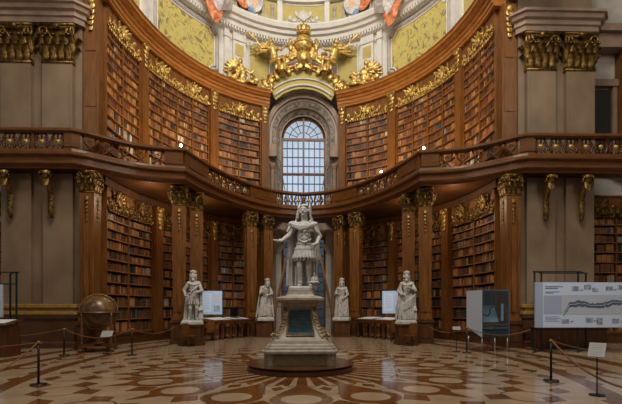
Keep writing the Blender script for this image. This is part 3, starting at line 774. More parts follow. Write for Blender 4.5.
corbel('gilded scroll corbel under the gallery, inner one on the left pier',-9.75)
corbel('gilded scroll corbel under the gallery, inner one on the right pier',9.7)
corbel('gilded scroll corbel under the gallery, outer one on the right pier',11.15)

lamp_glow=mat('lamp_glow',(1,.9,.7,1),.4,emit=((1,.9,.75,1),14))
def rail_lamp(label,p):
    r_=thing('rail_lamp',label,'lamp',p,0,'small lamps on the gallery handrail')
    m=MB(); m.lathe([(.05,0),(.05,.03),(.015,.04),(.015,.1)],(0,0,0),10); m.build('base',black_m,r_)
    m=MB(); m.ell((0,0,.14),(.06,.06,.06),8,6); m.build('bulb',lamp_glow,r_,smooth=True)
rail_lamp('small lit lamp on the handrail corner above the left front statue',(-5.2,18.0,8.325))
rail_lamp('small lit lamp on the handrail corner above the right front statue',(5.2,18.0,8.325))
rail_lamp('small lit lamp on the handrail before the middle right bookcase',(3.95,21.2,8.325))

# ------------------------------------------------------------------ gallery columns
def make_column(w=.58,top=6.82):
    r=thing('column','','column',(0,0,0),0,'walnut columns under the gallery','thing')
    m=MB(); h=w/2
    m.box(-h-.1,h+.1,-h-.1,h+.1,0,.14); m.box(-h-.05,h+.05,-h-.05,h+.05,.14,.92); m.box(-h-.1,h+.1,-h-.1,h+.1,.92,1.0); m.box(-h-.07,h+.07,-h-.07,h+.07,1.0,1.06)
    m.box(-h+.06,h-.06,-h-.07,-h-.05,.24,.84); m.build('pedestal',wood_dark,r)
    m=MB(); m.box(-h-.02,h+.02,-h-.02,h+.02,1.06,1.2)
    a,b=h*.86,h
    m.add([(-a,-a,1.2),(a,-a,1.2),(a,a,1.2),(-a,a,1.2),(-b,-b,6.0),(b,-b,6.0),(b,b,6.0),(-b,b,6.0)],[(0,3,2,1),(4,5,6,7),(0,1,5,4),(1,2,6,5),(2,3,7,6),(3,0,4,7)])
    for e in (-1,1):
        m.box(e*h*.6-.02,e*h*.6+.02,-h-.02,-h*.8,1.4,5.0)
    m.box(-h*.3,h*.3,-h-.015,-h*.8,1.4,4.8)
    m.build('shaft',wood,r)
    for o_,sd in (((0,-1,0),(1,0,0)),((-1,0,0),(0,1,0)),((1,0,0),(0,1,0))):
        O=Vector(o_); m=MB()
        for i in range(6): m.leaf(O*(h-.005)+Vector((0,0,5.85-.16*i)),(0,0,-1),o_,sd,.16,.15-.018*i,.5)
        m.bar(O*(h+.0)+Vector((0,0,5.9)),O*(h-.01)+Vector((0,0,4.9)),.03,.03)
        m.build('gilded_drop',gilt_dk,r,smooth=True)
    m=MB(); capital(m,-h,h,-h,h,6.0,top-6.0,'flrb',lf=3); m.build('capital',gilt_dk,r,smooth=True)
    return r
c0=make_column(); first=True
cols=[(-5.42,18.55,.25,'walnut column with gilded capital, front one beside the left front statue'),
      (-4.93,19.55,.25,'walnut column with gilded capital, directly behind the left front statue'),
      (-2.95,23.4,.5,'walnut column with gilded capital, outer one behind the left rear statue'),
      (-2.15,24.3,.6,'walnut column with gilded capital, left one beside the lower window'),
      (5.42,18.55,-.25,'walnut column with gilded capital, front one beside the right front statue'),
      (4.93,19.55,-.25,'walnut column with gilded capital, directly behind the right front statue'),
      (2.95,23.4,-.5,'walnut column with gilded capital, outer one behind the right rear statue'),
      (2.15,24.3,-.6,'walnut column with gilded capital, right one beside the lower window'),
      (-8.3,16.62,0,'walnut column with gilded capital standing against the left stone pier'),
      (8.3,16.62,0,'walnut column with gilded capital standing against the right stone pier')]
for x,y,rz,l in cols:
    c=c0 if first else copy_tree(c0); first=False
    c.location=(x,y,0); c.rotation_euler=(0,0,rz); c['label']=l

# ------------------------------------------------------------------ gilded group over the niche
def angel(mb, flip=1, trumpet=False):
    """winged seated figure about 1.8 m tall, origin at the seat, leaning outwards"""
    f=flip; P=lambda x,y,z:(x*f,y,z)
    mb.cap(P(0,0,.1),P(-.12,-.05,.62),.2,.2); mb.cap(P(-.12,-.05,.6),P(-.16,-.08,.82),.22,.12)
    mb.ell(P(-.2,-.12,1.02),(.13,.14,.16),10,8)
    mb.cap(P(0,-.05,.05),P(.42,-.32,.1),.15,.11); mb.cap(P(.42,-.32,.1),P(.5,-.25,-.4),.1,.06); mb.cap(P(.5,-.25,-.4),P(.6,-.38,-.45),.06,.04)
    mb.cap(P(-.1,0,.0),P(.2,-.38,-.06),.15,.11); mb.cap(P(.2,-.38,-.06),P(.22,-.25,-.55),.1,.06)
    mb.cap(P(-.3,-.08,.72),P(-.62,-.2,.62),.08,.065); mb.cap(P(-.62,-.2,.62),P(-.85,-.3,.86 if trumpet else .5),.06,.045)
    mb.cap(P(.02,-.1,.72),P(.3,-.24,.5),.08,.06); mb.cap(P(.3,-.24,.5),P(.5,-.35,.66),.06,.04)
    for i in range(7):
        t=i/6; mb.cap(P(.08,.15,.75),P(-.25-.95*cos(t*1.5)*.8,.25,1.1+.75*sin(t*1.5)-.55),.1-.006*i,.045)
    for i in range(5): mb.cap(P(.1,-.05,.1),P(.05+.15*i,-.2-.03*i,-.45-.03*i),.1,.05)
    if trumpet: mb.cap(P(-.8,-.3,.9),P(-1.25,-.35,1.3),.03,.09)
arms=thing('gilded_coat_of_arms','gilded crowned globe and eagle group crowning the arched window','sculpture',(0,25.85,14.85))
m=MB()      # segmental pediment
pts=[(-2.45,-.2),(-2.3,.2),(-2.0,.75),(-1.6,1.12),(-1.1,1.36),(-.55,1.5),(0,1.54),(.55,1.5),(1.1,1.36),(1.6,1.12),(2.0,.75),(2.3,.2),(2.45,-.2)]
m.tube([(x,0,z) for x,z in pts],.15,8); m.tube([(x*1.05,.05,z*1.03+.12) for x,z in pts],.09,6); m.build('arched_pediment',wood_cor,arms,smooth=True)
m=MB(); m.tube([(x,-.12,z) for x,z in pts],.06,6); m.tube([(x*.95,-.05,z-.16) for x,z in pts],.05,6)
for e in (-1,1):
    m.spiral((e*.3,-.2,1.42),(e,0,0),(0,0,1),.26,1.7,.07,a0=-pi/2); m.spiral((e*2.1,-.15,.2),(e,0,0),(0,0,1),.26,1.5,.06)
    for k in range(5): m.leaf((e*(2.2-.35*k),-.15,.15+.3*k-.02*k*k),Vector((e*.6,0,.8)).normalized(),(0,-1,0),Vector((.8,0,-.6*e)),.5,.3,.6)
    for k in range(12): m.ell((e*random.uniform(1.9,2.9),-.1,random.uniform(-.1,.7)),(.12,.1,.14),7,5)
m.build('pediment_gilding',gilt,arms,smooth=True)
m=MB(); arch_n=20
P=[(-2.3,-.1),(-1.9,.62),(-1.1,1.2),(0,1.4),(1.1,1.2),(1.9,.62),(2.3,-.1)]
m.poly(P+[(1.9,-.1)]+[(2.42*cos(pi*i/12),-2.2+2.42*sin(pi*i/12)) for i in range(3,10)]+[(-1.9,-.1)],.1); m.build('tympanum',yellow,arms,loc=(0,.05,0))
m=MB()
for rr,w_ in ((2.62,.07),(3.0,.05)): m.tube([(rr*cos(radians(a)),0,-2.2+rr*sin(radians(a))) for a in range(48,133,6)],w_,6)
m.build('white_moulding',plaster,arms,smooth=True)
gl=MB(); gl.ell((0,-.25,2.72),(.56,.5,.58),20,14); gl.tube([(.57*cos(a*pi/12),-.25+.51*sin(a*pi/12),2.72) for a in range(24)],.04,6,closed=True); g=gl.build('globe',gilt,arms,smooth=True)
m=MB(); m.lathe([(.38,0),(.42,.06),(.38,.12)],(0,-.25,3.3),16)
for k in range(8):
    a=2*pi*k/8; m.leaf((.4*cos(a),-.25+.4*sin(a),3.38),(0,0,1),(cos(a),sin(a),0),(-sin(a),cos(a),0),.3,.24,.3)
    m.tube([(.38*cos(a)*q,-.25+.38*sin(a)*q,3.4+h) for q,h in ((1,0),(1.15,.22),(.8,.42),(0,.5))],.035,5)
m.ell((0,-.25,3.98),.08,8,6); m.box(-.02,.02,-.27,-.23,4.0,4.25); m.box(-.08,.08,-.27,-.23,4.1,4.14); m.build('crown',gilt,arms,smooth=True)
m=MB()      # eagle with shield
m.ell((0,-.3,1.95),(.42,.25,.5),12,8); m.ell((0,-.5,1.9),(.26,.14,.34),12,8)
for e in (-1,1):
    m.cap((e*.15,-.3,2.2),(e*.3,-.35,2.5),.1,.08); m.cap((e*.3,-.35,2.5),(e*.42,-.45,2.42),.07,.02)
    for k in range(7): m.cap((e*.3,-.2,2.1),(e*(.62+.12*k),-.2,2.65-.2*k),.11,.05)
    for k in range(5): m.cap((e*.1,-.3,1.6),(e*(.1+.1*k),-.3,1.3-.02*k),.08,.04)
    m.cap((e*.72,-.1,2.8),(e*.75,-.1,2.3),.13,.12); m.ell((e*.8,-.15,3.0),(.15,.14,.18)); m.ell((e*.78,-.2,2.6),(.16,.15,.28))
    for k in range(8): m.ell((e*random.uniform(.6,1.5),-.25,random.uniform(1.5,2.2)),(.14,.12,.12),7,5)
remesh(m,'eagle',gilt,.035,arms,1)
for sg,nm in ((-1,'left'),(1,'right')):
    m=MB(); angel(m,-sg if False else (1 if sg<0 else -1),trumpet=True)
    a=remesh(m,'angel',gilt,.035,arms,1,loc=(sg*1.72,-.3,1.62)); a.scale=(1.25,1.1,1.15)
    m=MB(); m.box(-.5,.5,-.12,.12,0,.08)
    p=EP(sg*abs(px_s(241,0)),.6,14.84)
    t=thing('gilded_trophy','gilded winged cherub seated on the cornice %s of the window arch'%nm,'sculpture',tuple(p),-sg*.42,'gilded cherubs on the cornice')
    m=MB(); angel(m,1 if sg<0 else -1)
    for k in range(26): m.ell((random.uniform(-.8,.8),random.uniform(-.2,.1),random.uniform(.12,.6)),(random.uniform(.08,.18),.12,random.uniform(.08,.16)),7,5)
    m.box(-.7,.7,-.2,.2,0,.1)
    a=remesh(m,'cherub',gilt,.035,t,1,loc=(0,0,.02)); a.scale=(1.15,1,1.25)
    for v in a.data.vertices: v.co.z=max(v.co.z,.0)

# ------------------------------------------------------------------ floor
cream=mat('cream_marble',srgb(152,128,104),.12,noise=1,col2=srgb(184,160,134),scale=1.6,detail=10,spec=.6,bump=.015,bscale=3)
rust=mat('red_marble',srgb(92,56,26),.12,noise=1,col2=srgb(122,77,38),scale=2.2,detail=10,spec=.6)
joint=mat('dark_inlay',srgb(62,52,48),.25)
SY=10.9
m=MB()
m.box(-20,20,-4,40 if False else 28.2,-.2,0,0)
Zs=[.0008]
def flat(pts,mi,lvl=1): m.add([(x,SY+y,.0008*lvl) for x,y in pts],[tuple(range(len(pts)))],mi)
def pol(r,a): return (r*sin(a),r*cos(a))
def ringq(r0,r1,a0,a1,mi,lvl=1,n=1):
    for i in range(n):
        x=a0+(a1-a0)*i/n; y=a0+(a1-a0)*(i+1)/n; flat([pol(r0,x),pol(r1,x),pol(r1,y),pol(r0,y)],mi,lvl)
NP=18; st=2*pi/NP
ringq(0.5,3.05,0,2*pi,1,1,72)
for k in range(NP):
    a=pi+st*k
    # brown lobes round the white discs
    q=[pol(3.05,a-st/2)]+[ (pol(3.62,a)[0]+.62*cos(t*pi/8-0),pol(3.62,a)[1]+.62*sin(t*pi/8)) for t in range(0)]
    cx,cy=pol(3.62,a); R=.56
    flat([(cx+R*cos(t*pi/8),cy+R*sin(t*pi/8)) for t in range(16)],1,1.5)
    flat([pol(3.0,a-st*.5),pol(4.1,a-st*.18),pol(4.1,a+st*.18),pol(3.0,a+st*.5)],1,1.2)
    flat([pol(4.0,a-st*.16),pol(4.75,a),pol(4.0,a+st*.16)],1,1.2)
    flat([(cx+.36*cos(t*pi/10),cy+.36*sin(t*pi/10)) for t in range(20)],0,2.2)
    # paired white spokes joining in a V with a brown lozenge
    b=a+st/2
    for e in (-1,1):
        w=st*.075; c=b+e*st*.25
        flat([pol(1.42,c-w),pol(2.5,c-w*1.15+e*st*.02),pol(2.5,c+w*1.15+e*st*.02),pol(1.42,c+w)],0,2)
    flat([pol(2.45,b-st*.37),pol(3.2,b-st*.12),pol(3.2,b+st*.12),pol(2.45,b+st*.37),pol(2.45,b+st*.1),pol(2.3,b),pol(2.45,b-st*.1)],0,2)
    flat([pol(2.5,b),pol(2.72,b+st*.15),pol(2.95,b),pol(2.72,b-st*.15)],1,3)
    flat([pol(3.75,b),pol(4.05,b+st*.2),pol(4.4,b),pol(4.05,b-st*.2)],1,2)
for r,n,dw,dr_ in ((4.95,36,.4,.26),(5.75,40,.42,.2),(6.55,44,.3,.15),(7.3,48,.28,.13),(8.1,52,.3,.14),(9.0,56,.3,.14),(10,60,.3,.14),(11,64,.3,.14),(12.2,70,.3,.14)):
    for k in range(n):
        a=2*pi*(k+.5)/n; x,y=pol(r,a)
        if r>6.6 and not (y>0 and abs(x)<7.9): continue
        flat([pol(r-dr_,a),pol(r,a+dw/r*.8),pol(r+dr_,a),pol(r,a-dw/r*.8)],1,2)
def circ(cx,cy,r,mi,lvl,w=.016):
    n=28
    for i in range(n):
        a=2*pi*i/n; b=2*pi*(i+1)/n
        flat([(cx+(r-w)*cos(a),cy+(r-w)*sin(a)),(cx+(r+w)*cos(a),cy+(r+w)*sin(a)),(cx+(r+w)*cos(b),cy+(r+w)*sin(b)),(cx+(r-w)*cos(b),cy+(r-w)*sin(b))],mi,lvl)
for k in range(20):
    a=2*pi*k/20+.08; x,y=pol(5.35,a); circ(x,y,.46,2,3)
# curved border bands
def band(bx,by,cy,w,mi,lvl,t0=0,t1=2*pi,n=72):
    for i in range(n):
        a=t0+(t1-t0)*i/n; b=t0+(t1-t0)*(i+1)/n
        flat([(bx*cos(a),cy+by*sin(a)),((bx+w)*cos(a),cy+(by+w)*sin(a)),((bx+w)*cos(b),cy+(by+w)*sin(b)),(bx*cos(b),cy+by*sin(b))],mi,lvl)
band(6.35,10.5,2,.34,1,3.2,-pi/2,pi*1.5)
band(7.6,11.6,2,.3,1,3.2,-pi/2,pi*1.5)
band(8.6,12.5,2,.5,1,3.2,pi*.55+.0,pi*1.45); band(8.6,12.5,2,.5,1,3.2,-pi*.45,pi*.45)
for sg in (-1,1):
    for k in range(8):
        cx,cy=sg*(7.3),-7+1.9*k
        flat([(cx+.34*cos(t*pi/8),cy+.5*sin(t*pi/8)) for t in range(16)],1,3.4); flat([(cx+.22*cos(t*pi/8),cy+.34*sin(t*pi/8)) for t in range(16)],0,3.8)
fl=m.build('floor',[cream,rust,joint],recalc=False); structure(fl)

# ------------------------------------------------------------------ central monument
parcel=mat('parcel_gilt_stone',srgb(170,160,142),.5,.2,noise=1,col2=srgb(140,108,56),scale=16,wide=.08)
disc=MB(); disc.lathe([(1.3,0),(1.36,.01),(1.36,.1),(1.3,.13),(1.38,.15),(1.38,.17),(1.0,.175)],(0,0,0),64); 
o=disc.build('round_platform',disc_m,loc=(-.05,SY,.003)); tag(o,'low round dark wooden step under the central monument','platform')
ped=thing('monument_pedestal','flared grey stone pedestal with teal inscription plaque under the central statue','pedestal',(-.05,SY,.18))
def oct_(w,ch):
    h=w/2; c=h*ch; return [(-h+c,-h),(h-c,-h),(h,-h+c),(h,h-c),(h-c,h),(-h+c,h),(-h,h-c),(-h,-h+c)]
def octloft(mb,levels,mi=None):   # (width, z, chamfer)
    vs=[];fs=[]
    for w,z,ch in levels:
        for x,y in oct_(w,ch): vs.append((x,y,z))
    for i in range(len(levels)-1):
        for k in range(8): a=i*8+k; b=i*8+(k+1)%8; fs.append((a,b,b+8,a+8))
    fs.append(tuple(range(8))[::-1]); fs.append(tuple((len(levels)-1)*8+k for k in range(8))); mb.add(vs,fs,mi)
m=MB(); octloft(m,[(1.72,0,.12),(1.72,.3,.12),(1.84,.31,.12),(1.84,.36,.12),(1.78,.4,.12)],0)
for k in range(4):
    M=Matrix.Rotation(k*pi/2,3,'Z')
    m.obox(M@Vector((0,-.865,.15)),(1.3,.02,.24),M,1)
m.build('base_block',[ped_m,ped_p],ped)
m=MB(); octloft(m,[(1.74,.4,.14),(1.74,.43,.14),(1.66,.46,.14),(1.62,.5,.14),(1.56,.53,.16),(1.5,.6,.18),(1.44,.64,.2)]); m.build('stepped_moulding',ped_m,ped)
m=MB(); lv=[]
for i in range(10):
    t=i/9; lv.append((1.42-.6*(1-(1-t)**2.3),.64+t*.78,.3))
octloft(m,lv); m.build('concave_dado',ped_m,ped,smooth=False)
m=MB(); octloft(m,[(.86,1.42,.25),(.92,1.44,.22),(.92,1.5,.2),(1.06,1.53,.16),(1.1,1.57,.14),(1.2,1.59,.12),(1.2,1.64,.12),(1.06,1.67,.12),(.9,1.7,.12)]); m.build('cap_cornice',ped_m,ped)
m=MB(); octloft(m,[(.74,1.7,.14),(.7,1.72,.14),(.66,1.74,.14),(.64,1.8,.14),(.64,1.84,.14)]); m.build('upper_plinth',ped_m,ped)
# inscription plaque following the concave front
def dado_y(z): 
    t=(z-.64)/.78; return -(1.42-.6*(1-(1-t)**2.3))/2
m=MB(); vs=[];fs=[]; K=8
for i in range(K+1):
    z=.72+.62*i/K; hw=.32-.09*(i/K); y=dado_y(z)-.015; vs+=[(-hw,y,z),(hw,y,z),(hw,y+.05,z),(-hw,y+.05,z)]
for i in range(K):
    a=4*i
    for k in range(4): fs.append((a+k,a+(k+1)%4,a+4+(k+1)%4,a+4+k))
fs+= [(3,2,1,0),(4*K,4*K+1,4*K+2,4*K+3)]; m.add(vs,fs,0)
for r_ in range(6):
    z=1.2-.07*r_; hw=[.1,.19,.22,.2,.12,.05][r_]; u=-hw
    while u<hw: 
        w=random.uniform(.015,.04); m.box(u,min(u+w,hw),dado_y(z)-.02,dado_y(z)-.01,z-.012,z+.012,1); u+=w+.012
pq=m.build('inscription_plaque',[teal,gilt_dk],ped); pq['label']='teal inscription plaque'
m=MB(); fr=[]
for i in range(K+1): z=.72+.62*i/K; fr.append((-(.345-.09*(i/K)),dado_y(z)-.02,z))
fr+= [(-x,y,z) for x,y,z in fr[::-1]]; m.tube(fr,.018,6,closed=True); m.build('gilded_frame',gilt_dk,pq,smooth=True)
for k in range(4):      # gilded volute brackets on the diagonals
    m=MB()
    a=pi/4+k*pi/2; d=Vector((cos(a),sin(a),0)); s_=Vector((-sin(a),cos(a),0)); pts=[]
    for i in range(10):
        t=i/9; z=.64+t*.78; rad=(1.42-.6*(1-(1-t)**2.3))/2*1.19; pts.append(d*(rad+.02)+Vector((0,0,z)))
    for e in (-1,1): m.tube([p+s_*(.07*e) for p in pts],.022,5)
    for i in range(1,9): m.leaf(pts[i],(pts[i-1]-pts[i]).normalized(),d,s_,.14,.15,.5)
    m.spiral(pts[0]+d*.05+Vector((0,0,.05)),d,(0,0,1),.09,1.5,.03); m.spiral(pts[-1]+d*.04-Vector((0,0,.04)),d,(0,0,1),.07,1.5,.025)
    m.build('gilded_volute',parcel,ped,smooth=True)

def face(mb,c,s=1.0,yaw=0):
    """head about .25 m high centred at c, facing -y"""
    c=Vector(c); R=Matrix.Rotation(yaw,3,'Z'); q=lambda x,y,z: c+R@Vector((x*s,y*s,z*s))
    mb.ell(q(0,0,0),(.085*s,.1*s,.125*s),12,10); mb.ell(q(0,-.02,-.06),(.062*s,.075*s,.07*s),10,8)
    mb.cap(q(0,-.095,.02),q(0,-.118,-.025),.012*s,.02*s,6)
    mb.ell(q(0,-.085,-.068),(.03*s,.02*s,.01*s),8,5); mb.ell(q(0,-.08,-.1),(.03*s,.025*s,.022*s),8,5)
    for e in (-1,1):
        mb.ell(q(.035*e,-.082,.022),(.016*s,.012*s,.01*s),6,5); mb.cap(q(.012*e,-.094,.045),q(.055*e,-.08,.045),.01*s,.008*s,6); mb.ell(q(.09*e,.0,-.0),(.015*s,.03*s,.035*s),6,5)
        mb.ell(q(.05*e,-.06,-.035),(.03*s,.03*s,.03*s),6,5)
def hand(mb,c,d,up,s=1.0,fist=False):
    c=Vector(c); d=Vector(d).normalized(); up=Vector(up); side=d.cross(up).normalized(); up=side.cross(d)
    mb.cap(c,c+d*.07*s,.034*s,.04*s)
    for k,l in enumerate((.075,.088,.082,.062)):
        b=c+d*.085*s+side*((k-1.5)*.024*s); m1=b+d*l*.55*s-up*(.02 if fist else .006)*s; e=m1+(d*(.1 if fist else .42)-up*(.6 if fist else .16))*l*s
        mb.cap(b,m1,.0125*s,.011*s,6); mb.cap(m1,e,.011*s,.009*s,6)
    t0=c+d*.02*s-side*.035*s; t1=t0+(d*.045-side*.03-up*.01)*s; t2=t1+(d*.035-side*.004-up*.012)*s; mb.cap(t0,t1,.015*s,.013*s,6); mb.cap(t1,t2,.013*s,.01*s,6)
def folds(mb,top,bot,r0,r1,n,amp=.03,seed=0):
    """n hanging folds between two polylines top/bot (lists of two points each)"""
    rn=random.Random(seed)
    for i in range(n):
        t=i/(n-1); a=Vector(top[0]).lerp(Vector(top[1]),t); b=Vector(bot[0]).lerp(Vector(bot[1]),t)
        off=Vector((0,amp*(1 if i%2 else -1),0)); midp=a.lerp(b,.5)+off+Vector((rn.uniform(-.01,.01),0,0))
        mb.tube([a,a.lerp(b,.25)+off*.5,midp,b+off*.8],[r0,r0,(r0+r1)/2,r1],7)
# emperor in roman armour
emp=thing('emperor_statue','large white marble emperor in Roman armour and long wig on the central pedestal','statue',(-.05,SY,2.025))
m=MB(); octloft(m,[(.6,0,.2),(.6,.07,.2),(.54,.1,.2)]); m.build('ground_slab',marble,emp)
m=MB()
hx=.06
# legs
m.cap((.02,.02,1.05),(-.02,-.06,.62),.125,.08); m.cap((-.02,-.06,.62),(-.0,.02,.17),.078,.045); m.ell((-.015,.01,.42),(.068,.075,.14)); m.cap((0,.03,.14),(-.03,-.15,.125),.05,.035); m.ell((-.02,-.09,.6),(.06,.04,.06))
m.cap((.2,.04,1.05),(.2,-.03,.62),.125,.08); m.cap((.2,-.03,.62),(.24,.1,.18),.075,.045); m.ell((.215,.07,.42),(.065,.075,.14)); m.cap((.24,.1,.14),(.27,-.07,.125),.05,.035); m.ell((.2,-.07,.61),(.06,.04,.06))
for x,y in ((0,.0),(.235,.07)):
    for z in (.2,.3,.4): m.lathe([(.058,0),(.066,.015),(.058,.03)],(x*(1-0),y,z),12)
# torso, cuirass
m.cap((.1,.03,1.12),(.09,.02,1.3),.18,.165); m.cap((.09,.02,1.3),(.1,0,1.62),.17,.2); m.cap((-.08,.02,1.68),(.3,.02,1.7),.11,.11)
m.ell((.02,-.12,1.55),(.1,.06,.09)); m.ell((.2,-.12,1.55),(.1,.06,.09)); m.ell((.1,-.14,1.33),(.07,.04,.1))
m.cap((.11,.01,1.72),(.1,-.02,1.93),.1,.085)
m.tube([(-.06,-.1,1.3),(.1,-.2,1.22),(.28,-.1,1.32)],.022,6); m.tube([(.0,-.17,1.62),(.1,-.19,1.5),(.2,-.17,1.62)],.02,6)
for q in ((.02,1.42),(.18,1.42),(.1,1.5),(.04,1.33),(.16,1.33)): m.ell((q[0],-.175,q[1]),(.03,.02,.03),6,5)
m.tube([(.1+.2*cos(a*pi/9),.02+.17*sin(a*pi/9),1.2) for a in range(18)],.026,6,closed=True)
# pteruges skirt (two rows)
for k in range(20):
    a=2*pi*k/20; c=Vector((cos(a),sin(a),0))
    m.tube([(.1+.17*c.x,.03+.15*c.y,1.18),(.1+.24*c.x,.03+.2*c.y,1.0),(.1+.29*c.x,.03+.24*c.y,.84)],[.035,.037,.042],6)
    m.ell((.1+.295*c.x,.03+.245*c.y,.83),.036,6,5)
    m.tube([(.1+.18*c.x,.03+.16*c.y,1.17),(.1+.235*c.x,.03+.2*c.y,1.05)],[.034,.036],6)
for k in range(16):
    a=2*pi*k/16; m.tube([(.1+.2*cos(a),.03+.17*sin(a),.95),(.1+.26*cos(a),.03+.21*sin(a),.76)],[.04,.03],6)
# arms: right arm (viewer left) stretched out, left hand on hip
m.cap((-.13,.02,1.7),(-.3,-.06,1.42),.1,.075); m.cap((-.3,-.06,1.42),(-.45,-.24,1.27),.068,.048); hand(m,(-.455,-.25,1.265),(-.8,-.5,-.2),(0,-.1,1),1.15)
for k in range(7):
    t=-1+k/3; m.tube([(-.16+.04*t,.02+.08*t,1.72),(-.3+.05*t,-.03+.09*t,1.5)],[.035,.03],5)
m.cap((.33,.02,1.7),(.5,.06,1.42),.095,.07); m.cap((.5,.06,1.42),(.42,-.14,1.2),.064,.045); hand(m,(.42,-.14,1.2),(-.6,-.4,-.3),(0,-1,0),1.1,True)
for k in range(7):
    t=-1+k/3; m.tube([(.35+.04*t,.02+.08*t,1.72),(.46+.03*t,.04+.09*t,1.5)],[.035,.03],5)
# head and wig
face(m,(.09,-.05,2.05),1.22,-.3)
rn=random.Random(3)
for k in range(110):
    a=rn.uniform(-.3,pi+.3); z=rn.uniform(1.7,2.2); rr=.125+.03*(2.2-z)/.4*2.0; x=.1+rr*cos(a)*1.15; y=.0+.02+rr*sin(a)*.8
    m.ell((x,y,z),(.034,.034,.045),6,5)
for e in (-1,1):
    for k in range(6 if e<0 else 9): m.ell((.1+e*(.125+.009*k),-.05+.004*k,2.13-.05*k),(.036,.042,.036),6,5)
for k in range(6): m.ell((.24+.015*k,-.05,1.78-.05*k),(.04,.04,.04),6,5)
m.ell((.1,.0,2.17),(.115,.12,.08)); m.tube([(.1+.12*cos(a*pi/8),-.01+.13*sin(a*pi/8),2.175) for a in range(16)],.014,6,closed=True)
remesh(m,'figure',marble,.0105,emp,1,loc=(0,0,0))
m=MB()
# cloak: over the shoulders, across the chest, falling to the slab behind on the viewer's left
folds(m,[(-.28,.12,1.72),(.05,.2,1.74)],[(-.34,.16,.1),(-.02,.22,.1)],.03,.04,10,.06,1)
folds(m,[(-.3,.02,1.66),(-.2,.14,1.7)],[(-.34,-.02,.12),(-.22,.1,.1)],.03,.04,6,.05,2)
folds(m,[(.05,.2,1.74),(.4,.12,1.7)],[(.1,.22,.1),(.42,.18,.25)],.035,.035,11,.055,3)
folds(m,[(.4,.08,1.66),(.46,.12,1.6)],[(.4,.05,.75),(.5,.12,.8)],.035,.035,4,.03,4)
for k in range(6):
    t=k/5; m.tube([(-.3,.04,1.76-.05*t),(-.2,-.13,1.7-.06*t),(.0,-.2,1.64-.07*t-.03*t),(.22,-.18,1.66-.05*t),(.4,-.02,1.74-.05*t)],[.024,.028,.028,.028,.024],6)
m.ell((-.24,-.1,1.72),(.05,.04,.05),8,6)
m.tube([(-.28,.08,1.76),(-.12,.14,1.78),(.1,.16,1.78),(.3,.14,1.78),(.44,.06,1.74)],[.05,.06,.06,.06,.05],7)
remesh(m,'cloak',marble,.013,emp,1)
m=MB(); m.ell((.36,.1,.28),(.12,.13,.13)); m.lathe([(.14,0),(.15,.02),(.13,.03)],(.36,.1,.2),14)
for k in range(7): m.ell((.36,.0+.04*k,.42+.02*sin(k)),(.025,.04,.05),6,5)
m.cap((.36,.12,.1),(.36,.12,.2),.1,.1); remesh(m,'helmet',marble,.016,emp,1)
m=MB(); m.cap((-.48,-.36,1.225),(-.66,-.36,1.25),.022,.022); m.build('baton',marble,emp,smooth=True)

